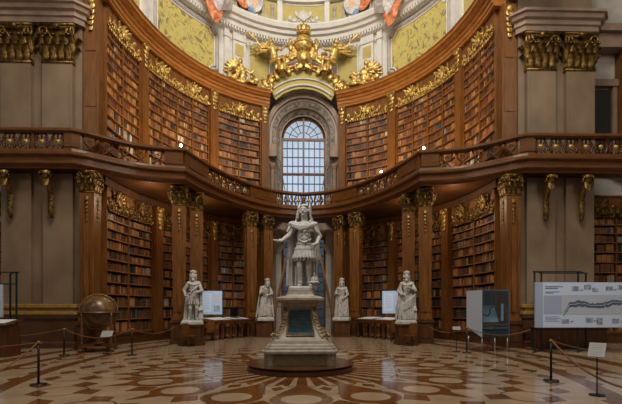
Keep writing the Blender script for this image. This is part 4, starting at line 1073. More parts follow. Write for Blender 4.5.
def ruler(root,mirror=1,seed=0,style=0):
    """marble ruler about 2.1 m with crown; style 0 armour, 1 bowed and robed, 2 upright robe, 3 long cloak with folded arm"""
    f=mirror; rn=random.Random(seed); P=lambda x,y,z:(x*f,y,z)
    lean=(-.06,.05,.0,-.04)[style]
    def T(x,y,z): return (( x+lean*z/1.6)*f,y,z)
    m=MB()
    if style in (0,3):
        m.cap(T(-.09,0,.95),T(-.16,-.1,.55),.12,.085); m.cap(T(-.16,-.1,.55),T(-.16,-.02,.12),.085,.05); m.cap(T(-.16,-.02,.1),T(-.22,-.2,.08),.05,.04)
    else: m.cap(T(-.09,0,.95),T(-.12,-.08,.1),.13,.09)
    m.cap(T(.1,.02,.95),T(.1,-.1,.55),.12,.085); m.cap(T(.1,-.1,.55),T(.12,.0,.12),.085,.05); m.cap(T(.12,0,.1),T(.16,-.18,.08),.05,.04)
    m.cap(T(0,0,1.0),T(0,.0,1.25),.18,.16); m.cap(T(0,0,1.25),T(0,0,1.48),.17,.2); m.cap(T(-.17,0,1.55),T(.17,0,1.55),.11,.11)
    hx,hy,hz=((.03,-.06,1.84),(.06,-.18,1.78),(0,-.05,1.86),(.02,-.08,1.84))[style]
    m.cap(T(0,0,1.58),T(hx*.7,hy*.7,hz-.08),.1,.085)
    if style==0:
        for k in range(14):
            a=2*pi*k/14; m.tube([T(.17*cos(a),.15*sin(a),1.08),T(.25*cos(a),.21*sin(a),.72)],[.035,.042],6); m.ell(T(.25*cos(a),.21*sin(a),.71),.035,6,5)
        for z in (1.12,1.2,1.28): m.tube([T(.19*cos(a*pi/8),.17*sin(a*pi/8),z) for a in range(16)],.018,6,closed=True)
        m.tube([T(-.2,-.14,1.5),T(0,-.21,1.3),T(.2,-.12,1.1)],.03,6)
    A=((-.34,-.1,1.28,-.12,-.28,1.2),(-.3,-.2,1.3,-.08,-.38,1.45),(-.33,-.05,1.26,-.18,-.26,1.08),(-.36,-.1,1.3,-.05,-.3,1.42))[style]
    B=((.38,0,1.3,.3,-.22,1.05),(.34,-.12,1.28,.1,-.34,1.2),(.34,-.04,1.28,.2,-.28,1.3),(.36,-.02,1.28,.2,-.28,1.12))[style]
    for sx,Q in ((-1,A),(1,B)):
        m.cap(T(sx*.21,0,1.55),T(*Q[:3]),.095,.075); m.cap(T(*Q[:3]),T(*Q[3:]),.07,.048); hand(m,T(*Q[3:]),(-sx*f*.6,-.5,.1),(0,0,1),1.1,True)
        for k in range(4): m.tube([T(sx*(.3-.03*k),-.08+.05*k,1.5-.02*k),T(Q[0]+sx*.02,Q[1]-.05+.05*k,Q[2]-.06)],[.035,.03],5)
    face(m,T(hx,hy,hz+.04),1.18,(.5,.2,.25,-.35)[style]*f)
    for k in range(70):
        a=rn.uniform(-.35,pi+.35); z=rn.uniform(-.22,.14); m.ell(T(hx+.125*cos(a),hy+.06+.11*sin(a),hz+z),(.032,.034,.042),6,5)
    cx,cy,cz=T(hx,hy+.03,hz+.155)
    m.lathe([(.1,0),(.125,.02),(.12,.06),(.105,.1),(.04,.15),(.0,.16)],(cx,cy,cz),12)
    for k in range(8): a=2*pi*k/8; m.ell((cx+.125*cos(a),cy+.125*sin(a),cz+.09),(.018,.018,.04),6,4)
    for k in range(5): m.ell(T(hx+.02*(k-2),hy-.1,hz-.1-.02*(k%2)),(.02,.03,.04),6,5)
    remesh(m,'figure',marble,.0145,root,1)
    m=MB(); W_=(.34,.44,.34,.42)[style]
    folds(m,[T(-.26,.12,1.58),T(.26,.12,1.58)],[T(-W_,.2,.04),T(W_,.18,.04)],.032,.042,15,.055,seed)
    folds(m,[T(-.28,.0,1.56),T(-.24,.1,1.6)],[T(-W_-.02,-.08,.05),T(-W_,.14,.05)],.03,.042,6,.05,seed+1)
    if style>0:
        folds(m,[T(-.2,-.12,1.15),T(.22,-.12,1.2)],[T(-.32,-.2,.08),T(.3,-.22,.06)],.032,.045,12,.05,seed+2)
        for k in range(6): m.tube([T(-.26,-.06,.98-.05*k),T(-.05,-.22,1.0-.045*k),T(.18,-.2,1.2-.05*k),T(.3,-.04,1.48-.05*k)],[.032]*4,7)
        folds(m,[T(.26,.0,1.54),T(.3,.12,1.5)],[T(W_,-.14,.05),T(W_+.04,.1,.06)],.03,.04,6,.05,seed+3)
    if style==1:
        for k in range(9): m.tube([T(-.36,-.1,.5-.05*k),T(-.1,-.32,.72-.07*k),T(.22,-.26,.6-.05*k),T(.42,.0,.7-.07*k)],[.036]*4,6)
    if style==3:
        for k in range(5): m.tube([T(-.38,-.02,1.15-.09*k),T(-.2,-.24,.95-.08*k),T(.1,-.25,.72-.06*k),T(.3,-.12,.62-.05*k)],[.04,.045,.045,.04],7)
    m.tube([T(-.28,.0,1.6),T(-.18,-.12,1.56),T(.0,-.19,1.5),T(.18,-.12,1.56),T(.28,0,1.6)],[.035]*5,7)
    m.tube([T(-.26,.06,1.62),T(-.1,.14,1.66),T(.1,.14,1.66),T(.26,.06,1.62)],[.055]*4,7)
    if style in (0,3):
        m.cap(T(-.34,-.12,.1),T(-.33,-.08,.42),.13,.08); m.ell(T(-.33,-.12,.5),(.12,.11,.11)); m.lathe([(.12,0),(.14,.02),(.11,.04)],T(-.33,-.12,.44),10)
        for k in range(5): m.ell(T(-.33+.02*k,-.1+.04*k,.62),(.03,.04,.05),6,5)
    remesh(m,'cloak',marble,.0165,root,1)
    if style==0: m=MB(); m.cap(T(.34,-.2,1.08),T(.1,-.36,1.16),.022,.022); m.build('sceptre',marble,root,smooth=True)
    m=MB(); octloft(m,[(.9,-.12,.1),(.9,-.02,.1),(.84,.0,.1),(.8,.06,.1)]); m.build('ground_slab',marble,root)
st=[(194.5,17.75,-1,5,0,1.0,'white marble ruler in armour with a sceptre on the left front plinth','left front'),
    (266,22.5,1,9,1,1.02,'white marble robed ruler with bowed head on the left rear plinth','left rear'),
    (343,22.5,-1,13,2,1.0,'white marble robed ruler standing upright on the right rear plinth','right rear'),
    (408,17.9,-1,17,3,1.0,'white marble ruler in long draped cloak on the right front plinth','right front')]
for px,Y,mir,sd,sty,sc_,lb,wh in st:
    x=(px-304.5)/F*Y
    b=MB(); b.box(-.45,.45,-.42,.42,0,.1); b.box(-.4,.4,-.38,.38,.1,.8); b.box(-.45,.45,-.42,.42,.8,.88); b.box(-.28,.28,-.395,-.38,.2,.7)
    o=b.build('statue_plinth',wood_dark,loc=(x,Y,.002)); tag(o,'square walnut plinth under the %s marble ruler'%wh,'plinth','walnut statue plinths')
    r=thing('ruler_statue',lb,'statue',(x,Y,1.005),.5*(-1 if x>0 else 1)*.6 if False else (.25 if x<0 else -.25),'marble rulers round the oval')
    ruler(r,mir,sd,sty); r.scale=(sc_,sc_,sc_)

# ------------------------------------------------------------------ terrestrial globe
gp=Vector((-7.46,15.55,.003))
gt=thing('library_globe','large brown antique globe in a carved wooden stand before the left columns','globe',tuple(gp),.3)
m=MB(); m.ell((0,0,1.42),.6,32,20); m.build('sphere',globe_m,gt,smooth=True)
m=MB(); m.lathe([(.62,1.38),(.69,1.38),(.71,1.4),(.69,1.43),(.62,1.43),(.62,1.38)],(0,0,0),40); m.build('horizon_ring',leather_b,gt)
m=MB(); m.tube([(.64*cos(a*pi/20),0,1.42+.64*sin(a*pi/20)) for a in range(40)],.022,6,closed=True); m.build('meridian_ring',brass_band,gt,smooth=True)
for k in range(4):
    a=pi/4+k*pi/2; m=MB(); m.lathe([(.05,0),(.06,.06),(.03,.14),(.05,.3),(.06,.5),(.035,.62),(.05,.9),(.03,1.0),(.05,1.14)],(.66*cos(a),.66*sin(a),.24),10); m.build('leg',leather_b,gt,smooth=True)
m=MB(); m.lathe([(.2,0),(.24,.04),(.1,.1),(.07,.3),(.12,.42),(.07,.5)],(0,0,.24),14)
for k in range(2):
    M=Matrix.Rotation(pi/4+k*pi/2,3,'Z'); m.obox((0,0,.2),(1.5,.13,.1),M)
for k in range(4): a=pi/4+k*pi/2; m.ell((.72*cos(a),.72*sin(a),.075),(.09,.09,.075),8,6)
m.lathe([(.5,.12),(.55,.14),(.5,.18)],(0,0,0),24); m.build('stand_base',leather_b,gt,smooth=False)

# ------------------------------------------------------------------ stanchions, cords and small signs
def make_post():
    r=thing('barrier_post','','barrier post',(0,0,0),0,'black barrier posts')
    m=MB(); m.lathe([(.155,0),(.16,.01),(.15,.022),(.03,.03)],(0,0,0),24); m.build('base',black_m,r,smooth=False)
    m=MB(); m.lathe([(.024,.02),(.024,.86)],(0,0,0),12); m.build('pole',black_m,r,smooth=True)
    m=MB(); m.lathe([(.03,.84),(.036,.85),(.036,.88),(.02,.895),(.0,.9)],(0,0,0),12); m.tube([(.03+.025*(1-cos(a*pi/4)),0,.86+.02*sin(a*pi/4)) for a in range(9)],.006,5); m.build('cap',brass_band,r,smooth=True)
    return r
p0=make_post(); posts={}
PS=[('A',38.5,385,'black barrier post nearest the front at the left edge of the floor'),('B',64,355.4,'black barrier post before the left stone pier'),('C',132,355.4,'black barrier post in front of the bookcase behind the globe'),
    ('D',466.8,353,'black barrier post beside the glass showcase'),('E',551,381,'black barrier post in front of the long white map panel')]
for i,(k,px,py,l) in enumerate(PS):
    c=p0 if i==0 else copy_tree(p0); c['label']=l; q=on_floor(px,py); c.location=(q.x,q.y,.006); posts[k]=q
def cord(label,a,b,sag,r=.014,mt=None):
    a=Vector(a); b=Vector(b); m=MB(); K=18; pts=[]
    for i in range(K+1):
        t=i/K; q=a.lerp(b,t); q.z-=sag*4*t*(1-t); pts.append(q)
    c=pts[0].copy(); m.tube([p-c for p in pts],r,6); o=m.build('barrier_rope',mt or rope_m,smooth=True,loc=c); return tag(o,label,'rope','brown barrier ropes')
tp=lambda k,dz=.86: (posts[k].x,posts[k].y,dz)
def nd(a,b,off=.05):
    a=Vector(a); b=Vector(b); d=(b-a); d.z=0; d.normalize(); return a+d*off, b-d*off
a,b=nd(tp('A'),(-5.2,4.5,.86)); cord('brown cord running from the front left post out of the picture',a,b,.5)
a,b=nd(tp('B'),(-12.5,14.3,.86)); cord('brown cord running from the post before the left pier to the left edge',a,b,.25)
a,b=nd(tp('A'),(-9.6,9.6,.8)); cord('thin brown cord from the front left post towards the left display desk',a,b,.12)
a,b=nd(tp('B'),tp('C')); cord('brown cord hanging between two posts in front of the globe',a,b,.28)
a,b=nd(tp('C'),(-5.45,18.1,.75)); cord('brown cord from the post by the globe to the front left column',a,b,.2)
a,b=nd(tp('D'),(5.45,18.1,.75)); cord('brown cord from the post by the showcase to the front right column',a,b,.2)
a,b=nd(tp('D'),(8.15,14.75,.8)); cord('brown cord passing behind the glass showcase to the map panel frame',a,b,.22)
a,b=nd(tp('E'),(5.5,4.9,.86)); cord('thick brown cord swinging from the front right post out of the picture',a,b,.62,.02)
a,b=nd(tp('E'),(9.5,10.2,.86)); cord('thin brown cord from the front right post towards the right edge',a,b,.3)
card_grey=mat('grey_card',srgb(150,148,146),.6)
def sign(px,py,h,w,d,rz,label,tilt=.6):
    q=on_floor(px,py); r=thing('reading_sign',label,'sign',(q.x,q.y,.006),rz,'small tilted text signs on thin stands')
    m=MB(); m.lathe([(.13,0),(.13,.012),(.012,.016),(.01,h)],(0,0,0),16); m.build('stand',black_m,r)
    M=Matrix.Rotation(tilt,3,'X'); m=MB(); m.obox((0,0,h+.02),(w,d,.012),M); pl_=m.build('plate',card_grey,r)
    m=MB()
    for k in range(5): m.obox(Vector((-.0+(-.04 if k==4 else 0),0,h+.02))+M@Vector((0,(.5-(k+1)/6)*d,.008)),(w*(.7 if k<4 else .4),d*.03,.002),M)
    m.build('printed_lines',ink_l,pl_)
sign(107,354,.66,.36,.3,.1,'small white text sign on a thin stand in front of the globe',.7)
sign(597,395.5,.8,.26,.34,-.75,'small white text sign on a thin stand before the long map panel',.75)
sign(456.5,352,.82,.26,.22,-.3,'small white text sign on a thin stand left of the glass showcase',.5)

# ------------------------------------------------------------------ long map panel at the right
q0=on_floor(534.5,352.5); QY=q0.y
mp=thing('map_panel','long pale blue exhibition panel with a grey river map, hung in a black frame','exhibition panel',(q0.x,QY,0.004))
LW=5.0
m=MB()
for x,y in ((.0,0),(.6,.62),(1.56,0),(2.26,.62)):
    m.box(x-.022,x+.022,y-.022,y+.022,.02,2.84)
m.box(-.06,1.66,-.022,.022,2.82,2.86); m.box(.54,2.32,.6,.64,2.82,2.86)
for x in (0,1.58): m.bar((x,0,2.84),(x+.65,.62,2.84),.04,.04); m.bar((x-.12,-.12,.015),(x+.75,.75,.015),.03,.06)
m.build('frame',pole_m,mp)
m=MB(); m.box(.0,LW,-.1,-.03,.88,2.46)
m.build('board',panel_w,mp)
m=MB(); m.box(-.03,.24,-.105,-.03,.878,2.462); m.build('end_panel',panel_s,mp)
def P2(mb,x0,x1,z0,z1,mi,l=1): mb.box(x0,x1,-.1-.003*l,-.1,z0,z1,mi)
m=MB(); P2(m,.27,LW,1.34,2.0,0); P2(m,.9,LW,1.34,2.02,1,2)
for k,(x,z,w) in enumerate(((.32,2.3,.62),(.32,2.24,.45),(.32,2.12,.5),(.32,2.08,.3))): P2(m,x,x+w,z,z+.022,2 if k<2 else 3,3)
for k in range(4): P2(m,.32,.32+random.uniform(.35,.55),1.25-.05*k,1.262-.05*k,3,3)
for x,z,w,h in ((1.26,2.16,.25,.16),(1.7,2.22,.25,.16),(2.0,2.14,.2,.1),(2.48,2.18,.25,.14),(2.92,2.22,.25,.14),(.9,1.03,.26,.14),(1.76,1.06,.26,.16),(2.16,.98,.2,.24),(2.7,1.03,.25,.16),(3.3,2.2,.25,.15),(3.2,1.05,.25,.15)): P2(m,x,x+w,z,z+h,4,3)
for x,z in ((1.55,2.2),(1.98,2.26),(2.76,2.22),(1.2,1.1),(2.05,1.12),(3.0,1.1)): P2(m,x,x+.14,z,z+.012,3,3); P2(m,x,x+.1,z-.03,z-.02,3,3)
m.build('printed_map_field',[panel_s,panel_g,ink,ink_l,photo_m],mp)
m=MB(); rn=random.Random(4); up=[];lo=[]
K=60
for i in range(K+1):
    x=.97+i*.065; c=1.62+.1*sin(min(x-.97,.5)*3.3)-.06*sin((x-.9)*1.6)+.04*sin(x*5.1)+.03*rn.uniform(-1,1)-(.22*max(0,1-(x-.97)/.2)); w=.055+.03*rn.random()+.03*abs(sin(x*3.1))
    up.append((x,c+w)); lo.append((x,c-w))
for i in range(K): m.add([(lo[i][0],-.112,lo[i][1]),(lo[i+1][0],-.112,lo[i+1][1]),(up[i+1][0],-.112,up[i+1][1]),(up[i][0],-.112,up[i][1])],[(0,1,2,3)])
m.tube([(x,-.113,(a+lo[i][1])/2) for i,(x,a) in enumerate(up)],.012,4,1); m.build('river_map',[ink,panel_s],mp,recalc=False)
# low dark cabinet behind the map panel
def cabinet(label,x,y,w,d,h,cat='cabinet'):
    r=thing('low_cabinet',label,cat,(x,y,.004)); m=MB(); m.box(-w/2,w/2,-d/2,d/2,.06,h-.05); m.box(-w/2+.04,w/2-.04,-d/2+.04,d/2-.04,0,.06); m.build('body',wood_dark,r)
    m=MB(); m.box(-w/2-.04,w/2+.04,-d/2-.04,d/2+.04,h-.05,h); m.build('top',wood,r)
    n=max(1,int(w/.7))
    for k in range(n):
        a=-w/2+w*k/n; m=MB(); m.box(a+.05,a+w/n-.05,-d/2-.02,-d/2,.14,h-.12); dd=m.build('door',wood_dark,r); m=MB(); m.ell((a+w/n-.12,-d/2-.035,h*.5),.02,8,6); m.build('knob',brass_band,dd)
    return r
cabinet('low dark walnut cabinet behind the long map panel by the right pier',10.2,15.9,2.6,.6,.85)
v=on_plane(603,340,15.85)
m=MB(); m.lathe([(.08,0),(.1,.02),(.06,.06),(.12,.16),(.17,.3),(.15,.4),(.08,.46),(.12,.5)],(0,0,0),20); o=m.build('wooden_urn',leather_b,smooth=True,loc=(v.x-.2,15.85,.86)); tag(o,'turned brown wooden urn on the low cabinet behind the map panel','urn')

# ------------------------------------------------------------------ glass showcase
q=on_floor(480,352); 
sh=thing('glass_showcase','pale blue-grey glass showcase on thin legs left of the long map panel','showcase',(q.x+.06,q.y,.004),.19)
W,D=1.12,.95
m=MB(); m.add([(-.0,0,.52),(.03,0,.52),(.03,D,.86),(0,D,.86),(-.0,0,2.2),(.03,0,2.2),(.03,D,2.2),(0,D,2.2)],[(0,3,2,1),(4,5,6,7),(0,1,5,4),(1,2,6,5),(2,3,7,6),(3,0,4,7)]); m.build('side_panel',panel_w,sh)
m=MB(); m.box(0.03,W,D-.03,D,.86,2.2); m.box(.03,W,0,D,2.17,2.2); m.build('back_panel',panel_s,sh)
m=MB(); m.box(.03,W,0,D,.52,.56); m.box(.03,W,.02,.04,.56,.8); m.build('lower_box',mat('petrol_blue',srgb(28,52,62),.35),sh)
m=MB(); m.box(.03,W,.02,D-.05,.92,.99); m.build('shelf_board',wood_shelf,sh)
m=MB(); m.box(.03,W,0.0,.012,.84,2.17); m.box(W-.012,W,.012,D-.03,.56,2.17); m.build('glass_pane',glass_m,sh)
m=MB()
for x,z0,z1 in ((.03,.52,2.2),(W-.02,.52,2.2)): m.box(x-.01,x+.02,-.01,.01,z0,z1)
m.box(.03,W,-.01,.01,2.18,2.22); m.box(.03,W,-.01,.01,.82,.86); m.build('edge_trim',mat('slate_trim',srgb(70,92,108),.4),sh)
for x,y in ((.04,.04),(W*.5,.04),(W-.05,.04),(.05,D-.05),(W-.05,D-.05)):
    m=MB(); m.lathe([(.022,0),(.022,.52 if y<.5 else .56)],(x,y,0),10); m.build('leg',steel,sh,smooth=True)
r=thing('open_map','folded antique map sheet inside the glass showcase','map',(q.x+.06,q.y+.25,1.0),.19)
M=Matrix.Rotation(1.1,3,'X'); m=MB(); m.obox((.46,.2,.36),(.8,.7,.01),M); m.build('sheet',sheet,r)
m=MB(); m.tube([Vector((.46,.2,.36))+M@Vector(p) for p in ((-.38,.1,.01),(-.2,-.02,.01),(0,-.12,.01),(.14,.02,.01),(.2,.2,.01),(.36,.28,.01))],.022,5); m.build('river_drawing',ink,r)
r=thing('caption_card','narrow white caption card standing at the right inside the glass showcase','card',(q.x+.95,q.y+.17,.995),.19)
m=MB(); m.box(-.05,.05,.1,.11,0.1,.72); m.build('card',sheet,r)

# ------------------------------------------------------------------ left display desk with panel
lp=on_plane(16.5,350,14.6)
r=thing('exhibition_panel','black metal frame with pale panel cut by the left edge of the picture','exhibition panel',(lp.x,14.6,.004),0)
m=MB()
for x,y in ((0,0),(-.62,.6),(-2.2,0)): m.box(x-.022,x+.022,y-.022,y+.022,.0,2.78)
m.box(-2.3,.08,-.022,.022,2.76,2.8); m.bar((0,0,2.78),(-.62,.6,2.78),.04,.04); m.box(-2.2,0,-.02,.02,2.36,2.4); m.box(-.03,.03,-.2,.8,0,.03); m.build('frame',pole_m,r)
m=MB(); m.box(-2.6,-.42,-.1,-.03,1.25,2.36); b_=m.build('board',panel_w,r)
m=MB(); m.box(-.95,-.47,-.105,-.1,1.5,1.8); m.build('printed_photo',photo_m,b_)
r=thing('display_desk','dark reddish wooden display desk below the panel at the left edge','desk',(lp.x-.72,13.9,.004))
m=MB(); m.box(-1.2,1.1,-.35,.35,0,1.0); m.add([(-1.25,-.42,1.0),(1.15,-.42,1.0),(1.15,.4,1.14),(-1.25,.4,1.14),(-1.25,-.42,1.04),(1.15,-.42,1.04),(1.15,.4,1.18),(-1.25,.4,1.18)],[(0,3,2,1),(4,5,6,7),(0,1,5,4),(1,2,6,5),(2,3,7,6),(3,0,4,7)]); m.build('body',wood_dark,r)
m=MB(); m.obox((-.05,0,1.13),(2.1,.6,.01),Matrix.Rotation(.17,3,'X')); m.build('sheet',sheet,r)

# ------------------------------------------------------------------ display tables and boards in the oval
def display_table(label,x,y,rz,w=2.6):
    r=thing('display_table',label,'display table',(x,y,.004),rz,'walnut display tables before the lower bookcases')
    m=MB(); m.box(-w/2,w/2,-.4,.4,.78,.9); m.box(-w/2-.05,w/2+.05,-.45,.45,.9,.96); m.build('case',wood,r)
    for a in (-w/2+.12,0,w/2-.12):
        for b in (-.33,.33): m=MB(); m.lathe([(.05,0),(.07,.05),(.04,.1),(.06,.4),(.05,.7),(.08,.78)],(a,b,0),8); m.build('leg',wood_dark,r,smooth=True)
    m=MB(); m.obox((0,0,1.02),(w*.9,.7,.02),Matrix.Rotation(.12,3,'X')); m.build('glass_lid',sheet,r)
    return r
display_table('walnut display table beside the left front statue',-4.22,20.75,1.096,1.5)
display_table('walnut display table between the two left statues',-3.5,22.2,1.096,1.35)
display_table('walnut display table beside the right front statue',4.22,20.75,-1.096,1.5)
display_table('walnut display table between the two right statues',3.5,22.2,-1.096,1.35)
def board(label,px0,px1,y0,y1,Y,rz):
    a=on_plane(px0,y1,Y); b=on_plane(px1,y0,Y); w=b.x-a.x; h=b.z-a.z
    r=thing('display_board',label,'display board',((a.x+b.x)/2,Y,.004),rz,'pale blue display boards')
    m=MB(); m.box(-w/2,w/2,-.03,.03,a.z,b.z); bd=m.build('board',mat('board_face_'+str(px0),srgb(150,172,198),.5),r)
    m=MB(); m.box(-w*.42,-w*.02,-.034,-.03,a.z+h*.1,b.z-h*.12,0); m.box(w*.06,w*.42,-.034,-.03,a.z+h*.5,b.z-h*.15,1); m.box(w*.1,w*.4,-.034,-.03,a.z+h*.12,a.z+h*.38,2); 
    for k in range(9): m.box(-w*.38,-w*.08,-.037,-.034,b.z-h*(.2+.07*k),b.z-h*(.185+.07*k),3)
    m.build('printed_sheet',[panel_w,panel_g,photo_m,ink_l],bd)
    m=MB()
    for e in (-1,1): m.box(e*w/2-.025,e*w/2+.025,.03,.07,0,b.z+.55)
    m.box(-w/2,w/2,.03,.07,b.z+.5,b.z+.55); m.box(-w/2,w/2,.03,.07,a.z-.02,a.z+.02); m.build('frame',pole_m,r)
board('pale blue display board with printed sheets right of the left front statue',201.5,222,291,314.5,21.9,.12)
board('pale blue display board with printed sheets left of the right front statue',382.5,404,291,313.5,21.9,-.12)
# chairs
def make_chair():
    r=thing('wooden_chair','','chair',(0,0,0),0,'small wooden chairs by the display tables')
    m=MB(); m.box(-.2,.2,-.2,.2,.42,.46); m.build('seat',wood,r)
    m=MB(); m.poly([(-.17,.5),(.17,.5),(.2,.8),(.17,.92),(.08,.95),(0,.92),(-.08,.95),(-.17,.92),(-.2,.8)],.03); m.build('backrest',wood,r,loc=(0,.18,0))
    for a in (-.17,.17):
        m=MB(); m.bar((a,-.17,0),(a,-.15,.42),.035,.035); m.build('leg',wood_dark,r)
        m=MB(); m.bar((a,.2,0),(a,.17,.5),.035,.035); m.build('leg',wood_dark,r)
    m=MB(); m.box(-.17,.17,-.01,.01,.2,.23); m.box(-.18,-.16,-.16,.18,.16,.19); m.box(.16,.18,-.16,.18,.16,.19); m.build('stretcher',wood_dark,r)
    return r
ch0=make_chair()
CH=[(199.5,343,2.6,'small wooden chair directly before the left front plinth'),(210.5,341,3.4,'small wooden chair right of the left front plinth'),(395,341.5,3.0,'small wooden chair left of the right front plinth'),(403.5,343.5,3.5,'small pale-backed wooden chair directly before the right front plinth')]
for i,(px,py,rz,l) in enumerate(CH):
    c=ch0 if i==0 else copy_tree(ch0); q=on_floor(px,py); c.location=(q.x,min(q.y,17.1) if i in (0,3) else q.y,.004); c.rotation_euler=(0,0,rz); c['label']=l
# dark slim laptop-like lectern box on the left table
m=MB(); m.box(-.3,.3,-.2,.2,0,.04); m.box(-.3,.3,.16,.2,.04,.5); o=m.build('table_screen',black_m,loc=(-3.5,22.15,1.1),rot=1.096); tag(o,'small dark screen standing on the table between the left statues','screen')

# ------------------------------------------------------------------ library ladders by the lower window
def ladder(label,sg):
    base=Vector((sg*2.35,24.3,.004)); r=thing('library_ladder',label,'ladder',(sg*1.25,25.6,.004),0,'tall wooden library ladders')
    o=Vector(r.location); top=Vector((-sg*.35,.3,5.4)); bot=Vector((sg*.75,-.5,0))
    top=Vector((-sg*.3,.3,5.0))
    for e in (-1,1):
        off=Vector((.0,.28*e,0)); m=MB(); m.bar(bot+off,top+off*.8,.12,.07); m.build('stile',wood,r)
    for k in range(1,15):
        t=k/15; p=bot.lerp(top,t); m=MB(); m.box(p.x-.09,p.x+.09,p.y-.27,p.y+.27,p.z-.015,p.z+.015); m.build('tread',wood,r)
    m=MB()
    for e in (-1,1): m.bar(Vector((-sg*.95,.3*e,0)),top+Vector((0,.2*e,-.1)),.08,.06)
    m.bar((-sg*.62,-.2,1.6),(sg*.4,-.3,1.6),.06,.05); m.build('prop_leg',wood,r)
ladder('tall wooden library ladder left of the emperor before the lower window',-1)
ladder('tall wooden library ladder right of the emperor before the lower window',1)
for sg,nm in ((-1,'left'),(1,'right')):
    r=thing('gallery_ladder','dark slender ladder leaning inside the %s edge of the arched window'%nm,'ladder',(sg*1.2,26.9,7.44),0,'dark ladders in the window niche')
    m=MB()
    for y in (-.15,.15): m.bar((sg*.55*-.5,y,0),(sg*.3,y,3.5),.05,.05)
    for k in range(1,12): t=k/12; m.bar((sg*(-.275+.575*t),-.15,3.5*t),(sg*(-.275+.575*t),.15,3.5*t),.05,.03)
    m.build('rail_frame',iron,r)

# ------------------------------------------------------------------ books: 300 largest in view as objects, the rest as one
bpy.context.view_layer.update(); dg=bpy.context.evaluated_depsgraph_get(); eye=Vector((CX0,0,EYE))
def bmat(name,c):
    return mat('leather_'+name,srgb(*c),.5,noise=1,col2=srgb(*[min(255,int(v*1.3)) for v in c]),scale=6)
bmats={k:bmat(k,v) for k,v in PAL.items()}
band_m=mat('spine_gold',srgb(176,136,70),.4,.6)
def book_mesh(k):
    m=MB(); n=5; vs=[];fs=[]      # unit book, spine towards -y, rounded
    prof=[(-.5,1.0)]+[(-.5+i/n,-.0-.07*sin(pi*i/n)) for i in range(n+1)]+[(.5,1.0)]
    for z in (0,1):
        for x,y in prof: vs.append((x*.96,y,z))
    c=len(prof)
    for i in range(c): fs.append((i,(i+1)%c,c+(i+1)%c,c+i))
    fs.append(tuple(range(c))[::-1]); fs.append(tuple(c+i for i in range(c))); m.add(vs,fs,0)
    for z in (.12,.3,.7,.88):
        vs=[]
        for zz in (z-.012,z+.012):
            for i in range(n+1): vs.append(((-.5+i/n)*.98,-.012-.075*sin(pi*i/n),zz))
        m.add(vs,[(i,i+1,n+2+i,n+1+i) for i in range(n)],1)
    return m.mesh('book',[bmats[k],band_m],recalc=False)
bmesh_={k:book_mesh(k) for k in PAL}
cand=[]
info=[]
for i,(M,u,z,t,h,of,c,order,row,ph,sh_) in enumerate(BOOKS):
    p=M(u,of,z); q=M(u+.01,of,z); tan=(q-p).normalized(); info.append((p,tan))
    pr=project(p+Vector((0,0,h/2)))
    if not pr or not(2<pr[0]<620 and 2<pr[1]<402): continue
    view=(p-eye).normalized(); face_=abs(tan.x*view.y-tan.y*view.x)
    cand.append((t*h*face_/pr[2]**2,i))
cand.sort(reverse=True); chosen=set()
for area,i in cand:
    if len(chosen)>=300: break
    p,tan=info[i]; h=BOOKS[i][4]; nrm=Vector((tan.y,-tan.x,0)); 
    if nrm.dot(p-eye)>0: nrm=-nrm
    okk=True
    for fz in (.3,.7):
        tgt=p+Vector((0,0,h*fz))+nrm*.02; d=tgt-eye; L=d.length
        hit,loc,_n,_i,ob,_m=sc.ray_cast(dg,eye,d.normalized(),distance=L-.03)
        if hit: okk=False; break
    if okk: chosen.add(i)
ORD=['zeroth','first','second','third','fourth','fifth','sixth','seventh','eighth','ninth','tenth','eleventh','twelfth','thirteenth','fourteenth','fifteenth','sixteenth','seventeenth','eighteenth','nineteenth']
TEN={2:'twent',3:'thirt',4:'fort',5:'fift',6:'sixt',7:'sevent',8:'eight',9:'ninet'}
def ordn(n):
    if n<20: return ORD[n]
    t,u=divmod(n,10)
    return TEN[t]+'ieth' if u==0 else TEN[t]+'y-'+ORD[u]
rest=MB(); rc=[]
GRP={}
for i,(M,u,z,t,h,of,c,order,row,ph,sh_) in enumerate(BOOKS):
    p,tan=info[i]; dp=.2
    if i in chosen:
        o=bpy.data.objects.new('leather_book',bmesh_[c]); C.objects.link(o); o.location=(p.x,p.y,z+.002); o.rotation_euler=(0,0,atan2(tan.y,tan.x)); o.scale=(t,dp,h)
        tag(o,'%s leather book, %s from left, %s shelf from bottom, %s'%(c,ordn(order),ordn(row),ph),'book','leather books in the '+ph)
    else:
        nrm=Vector((-tan.y,tan.x,0)); hx=tan*(t/2); b=nrm*dp; z1=Vector((0,0,h)); zo=Vector((0,0,.002))
        v=[p-hx+zo,p+hx+zo,p+hx+b+zo,p-hx+b+zo]; v=v+[q+z1 for q in v]; n0=len(rest.v)
        midf=[p-nrm*.012+zo,p-nrm*.012+z1+zo]
        rest.v.extend([tuple(q) for q in v+midf])
        F_=[(0,8,9,4),(8,1,5,9),(1,2,6,5),(3,0,4,7),(4,9,5,6,7)]
        rest.f.extend([tuple(q+n0 for q in f) for f in F_]); rest.m.extend([0]*5)
        col=srgb(*[min(255,v_*sh_) for v_ in PAL[c]]); rc.append((5,col))
rm=bpy.data.materials.new('mixed_leather'); rm.use_nodes=True; nt=rm.node_tree; at=nt.nodes.new('ShaderNodeAttribute'); at.attribute_name='leather'
nt.links.new(at.outputs['Color'],nt.nodes['Principled BSDF'].inputs['Base Color']); nt.nodes['Principled BSDF'].inputs['Roughness'].default_value=.5
o=rest.build('shelved_books',rm,recalc=False); tag(o,'thousands of brown, tan and cream leather books filling all the shelves','books',kind='stuff')
at_=o.data.color_attributes.new('leather','FLOAT_COLOR','CORNER'); buf=[]; 
pi_=0
for nf,col in rc:
    for k in range(nf): buf.extend(list(col)*len(rest.f[pi_+k]))
    pi_+=nf
at_.data.foreach_set('color',buf)
